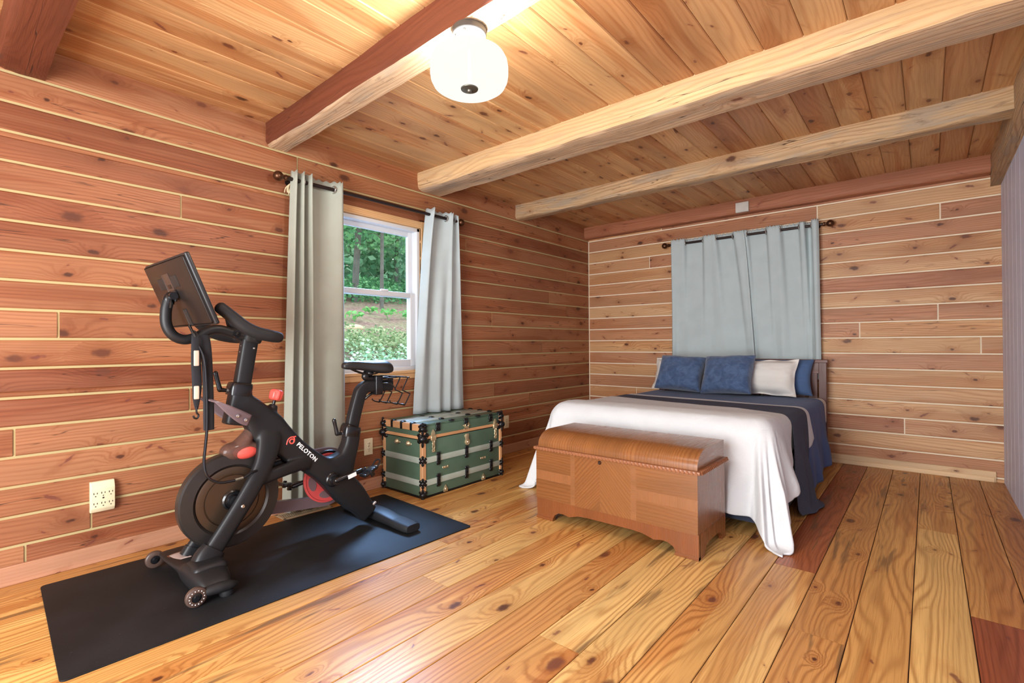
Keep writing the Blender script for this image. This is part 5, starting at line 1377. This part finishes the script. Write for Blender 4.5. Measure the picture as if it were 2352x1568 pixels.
for (d, y_, s, lab) in ((4.9, Yw(4.9, .24), .20, 'bright green sprig on the leaf litter outside, farthest left'), (5.1, Yw(5.1, .63), .26, 'largest bright green sprig on the leaf litter outside, in the middle'), (5.3, Yw(5.3, .86), .22, 'bright green sprig on the leaf litter outside, nearest the right jamb'), (5.8, Yw(5.8, .42), .15, 'small bright green sprig by a thin pale stem on the leaf litter outside')):
    z = gz(-d, y_); t = thing('sprig', lab, 'plant', (-d, y_, z), 'green sprigs on the slope')
    bm = newbm()
    for k in range(5): tube(bm, [(-d, y_, z), (-d + r3.uniform(-.5, .5)*s, y_ + r3.uniform(-.8, .8)*s, z + s*.8)], .004, 5)
    obj('stem', bm, M['sprig'], t)
    bm = newbm(); leaves(bm, (-d, y_, z + s*.75), (s*.8, s*.9, s*.3), 26, .10); obj('leaves', bm, M['sprig'], t, angle=180)
bm = newbm(); ball(bm, (-4.35, Yw(4.35, .24), gz(-4.35, Yw(4.35, .24))+.02), (.12, .17, .07), seg=14)
tag(obj('stone', bm, M['stone'], None, loc=(-4.35, Yw(4.35, .24), gz(-4.35, Yw(4.35, .24)))), 'pale flat stone lying on the leaf litter outside', 'stone')

# ---------------------------------------------------------------- light
w = bpy.data.worlds.new('overcast_sky'); SC.world = w; w.use_nodes = True
bg = w.node_tree.nodes['Background']; bg.inputs[0].default_value = (.86, .94, 1.0, 1); bg.inputs[1].default_value = 3.6
def light(name, kind, loc, energy, col=(1, 1, 1), size=.1, size_y=None, target=None):
    l = bpy.data.lights.new(name, kind); l.energy = energy; l.color = col
    if kind == 'AREA':
        l.size = size
        if size_y: l.shape = 'RECTANGLE'; l.size_y = size_y
    elif kind == 'POINT': l.shadow_soft_size = size
    elif kind == 'SUN': l.angle = size
    o = bpy.data.objects.new(name, l); COL.objects.link(o); o.location = loc
    if target is not None: o.rotation_euler = (Vector(target) - Vector(loc)).to_track_quat('-Z', 'Y').to_euler()
    return o
light('lamp_bulb', 'POINT', (LX, LY, 2.17), 430, (.98, .97, .95), .05)
light('window_daylight', 'AREA', (-1.0, -2.2, 2.75), 1000, (.30, .54, 1), 1.0, 1.0, (.9, -3.4, .3))
light('front_fill', 'AREA', (2.15, YF - .05, 1.15), 225, (.95, .97, .98), 1.8, 2.0, (2.6, -1, 1.1))  # added fill lamp behind the camera, stands for no known window or door
light('sky_sun', 'SUN', (0, 0, 8), 1.2, (1, .98, .94), .6, None, (-5.5, 5, 0))

# ---------------------------------------------------------------- camera
cam = bpy.data.cameras.new('camera'); co_ = bpy.data.objects.new('camera', cam); COL.objects.link(co_)
FPX, YAW, PIT, ROL = 1135.36, .69961885, .00599769, -.00610135
Fv = Vector((-math.sin(YAW)*math.cos(PIT), math.cos(YAW)*math.cos(PIT), math.sin(PIT)))
rv = Vector((math.cos(YAW), math.sin(YAW), 0)); uv_ = rv.cross(Fv)
r2v = rv*math.cos(ROL) + uv_*math.sin(ROL); u2v = uv_*math.cos(ROL) - rv*math.sin(ROL)
mt = Matrix((r2v, u2v, -Fv)).transposed().to_4x4(); mt.translation = Vector((3.187, -5.262, 1.073))
co_.matrix_world = mt
cam.sensor_fit = 'HORIZONTAL'; cam.sensor_width = 36.0; cam.lens = 36.0*FPX/2352; cam.clip_start = .05; cam.clip_end = 200
SC.camera = co_
vs_ = SC.view_settings; vs_.view_transform = 'Standard'; vs_.look = 'None'; vs_.gamma = 1.0; vs_.exposure = -0.15; vs_.use_curve_mapping = False
SC.cycles.use_denoising = True
SC.cycles.max_bounces = 10; SC.cycles.diffuse_bounces = 5; SC.cycles.transparent_max_bounces = 16
SC.cycles.sample_clamp_indirect = 6.0
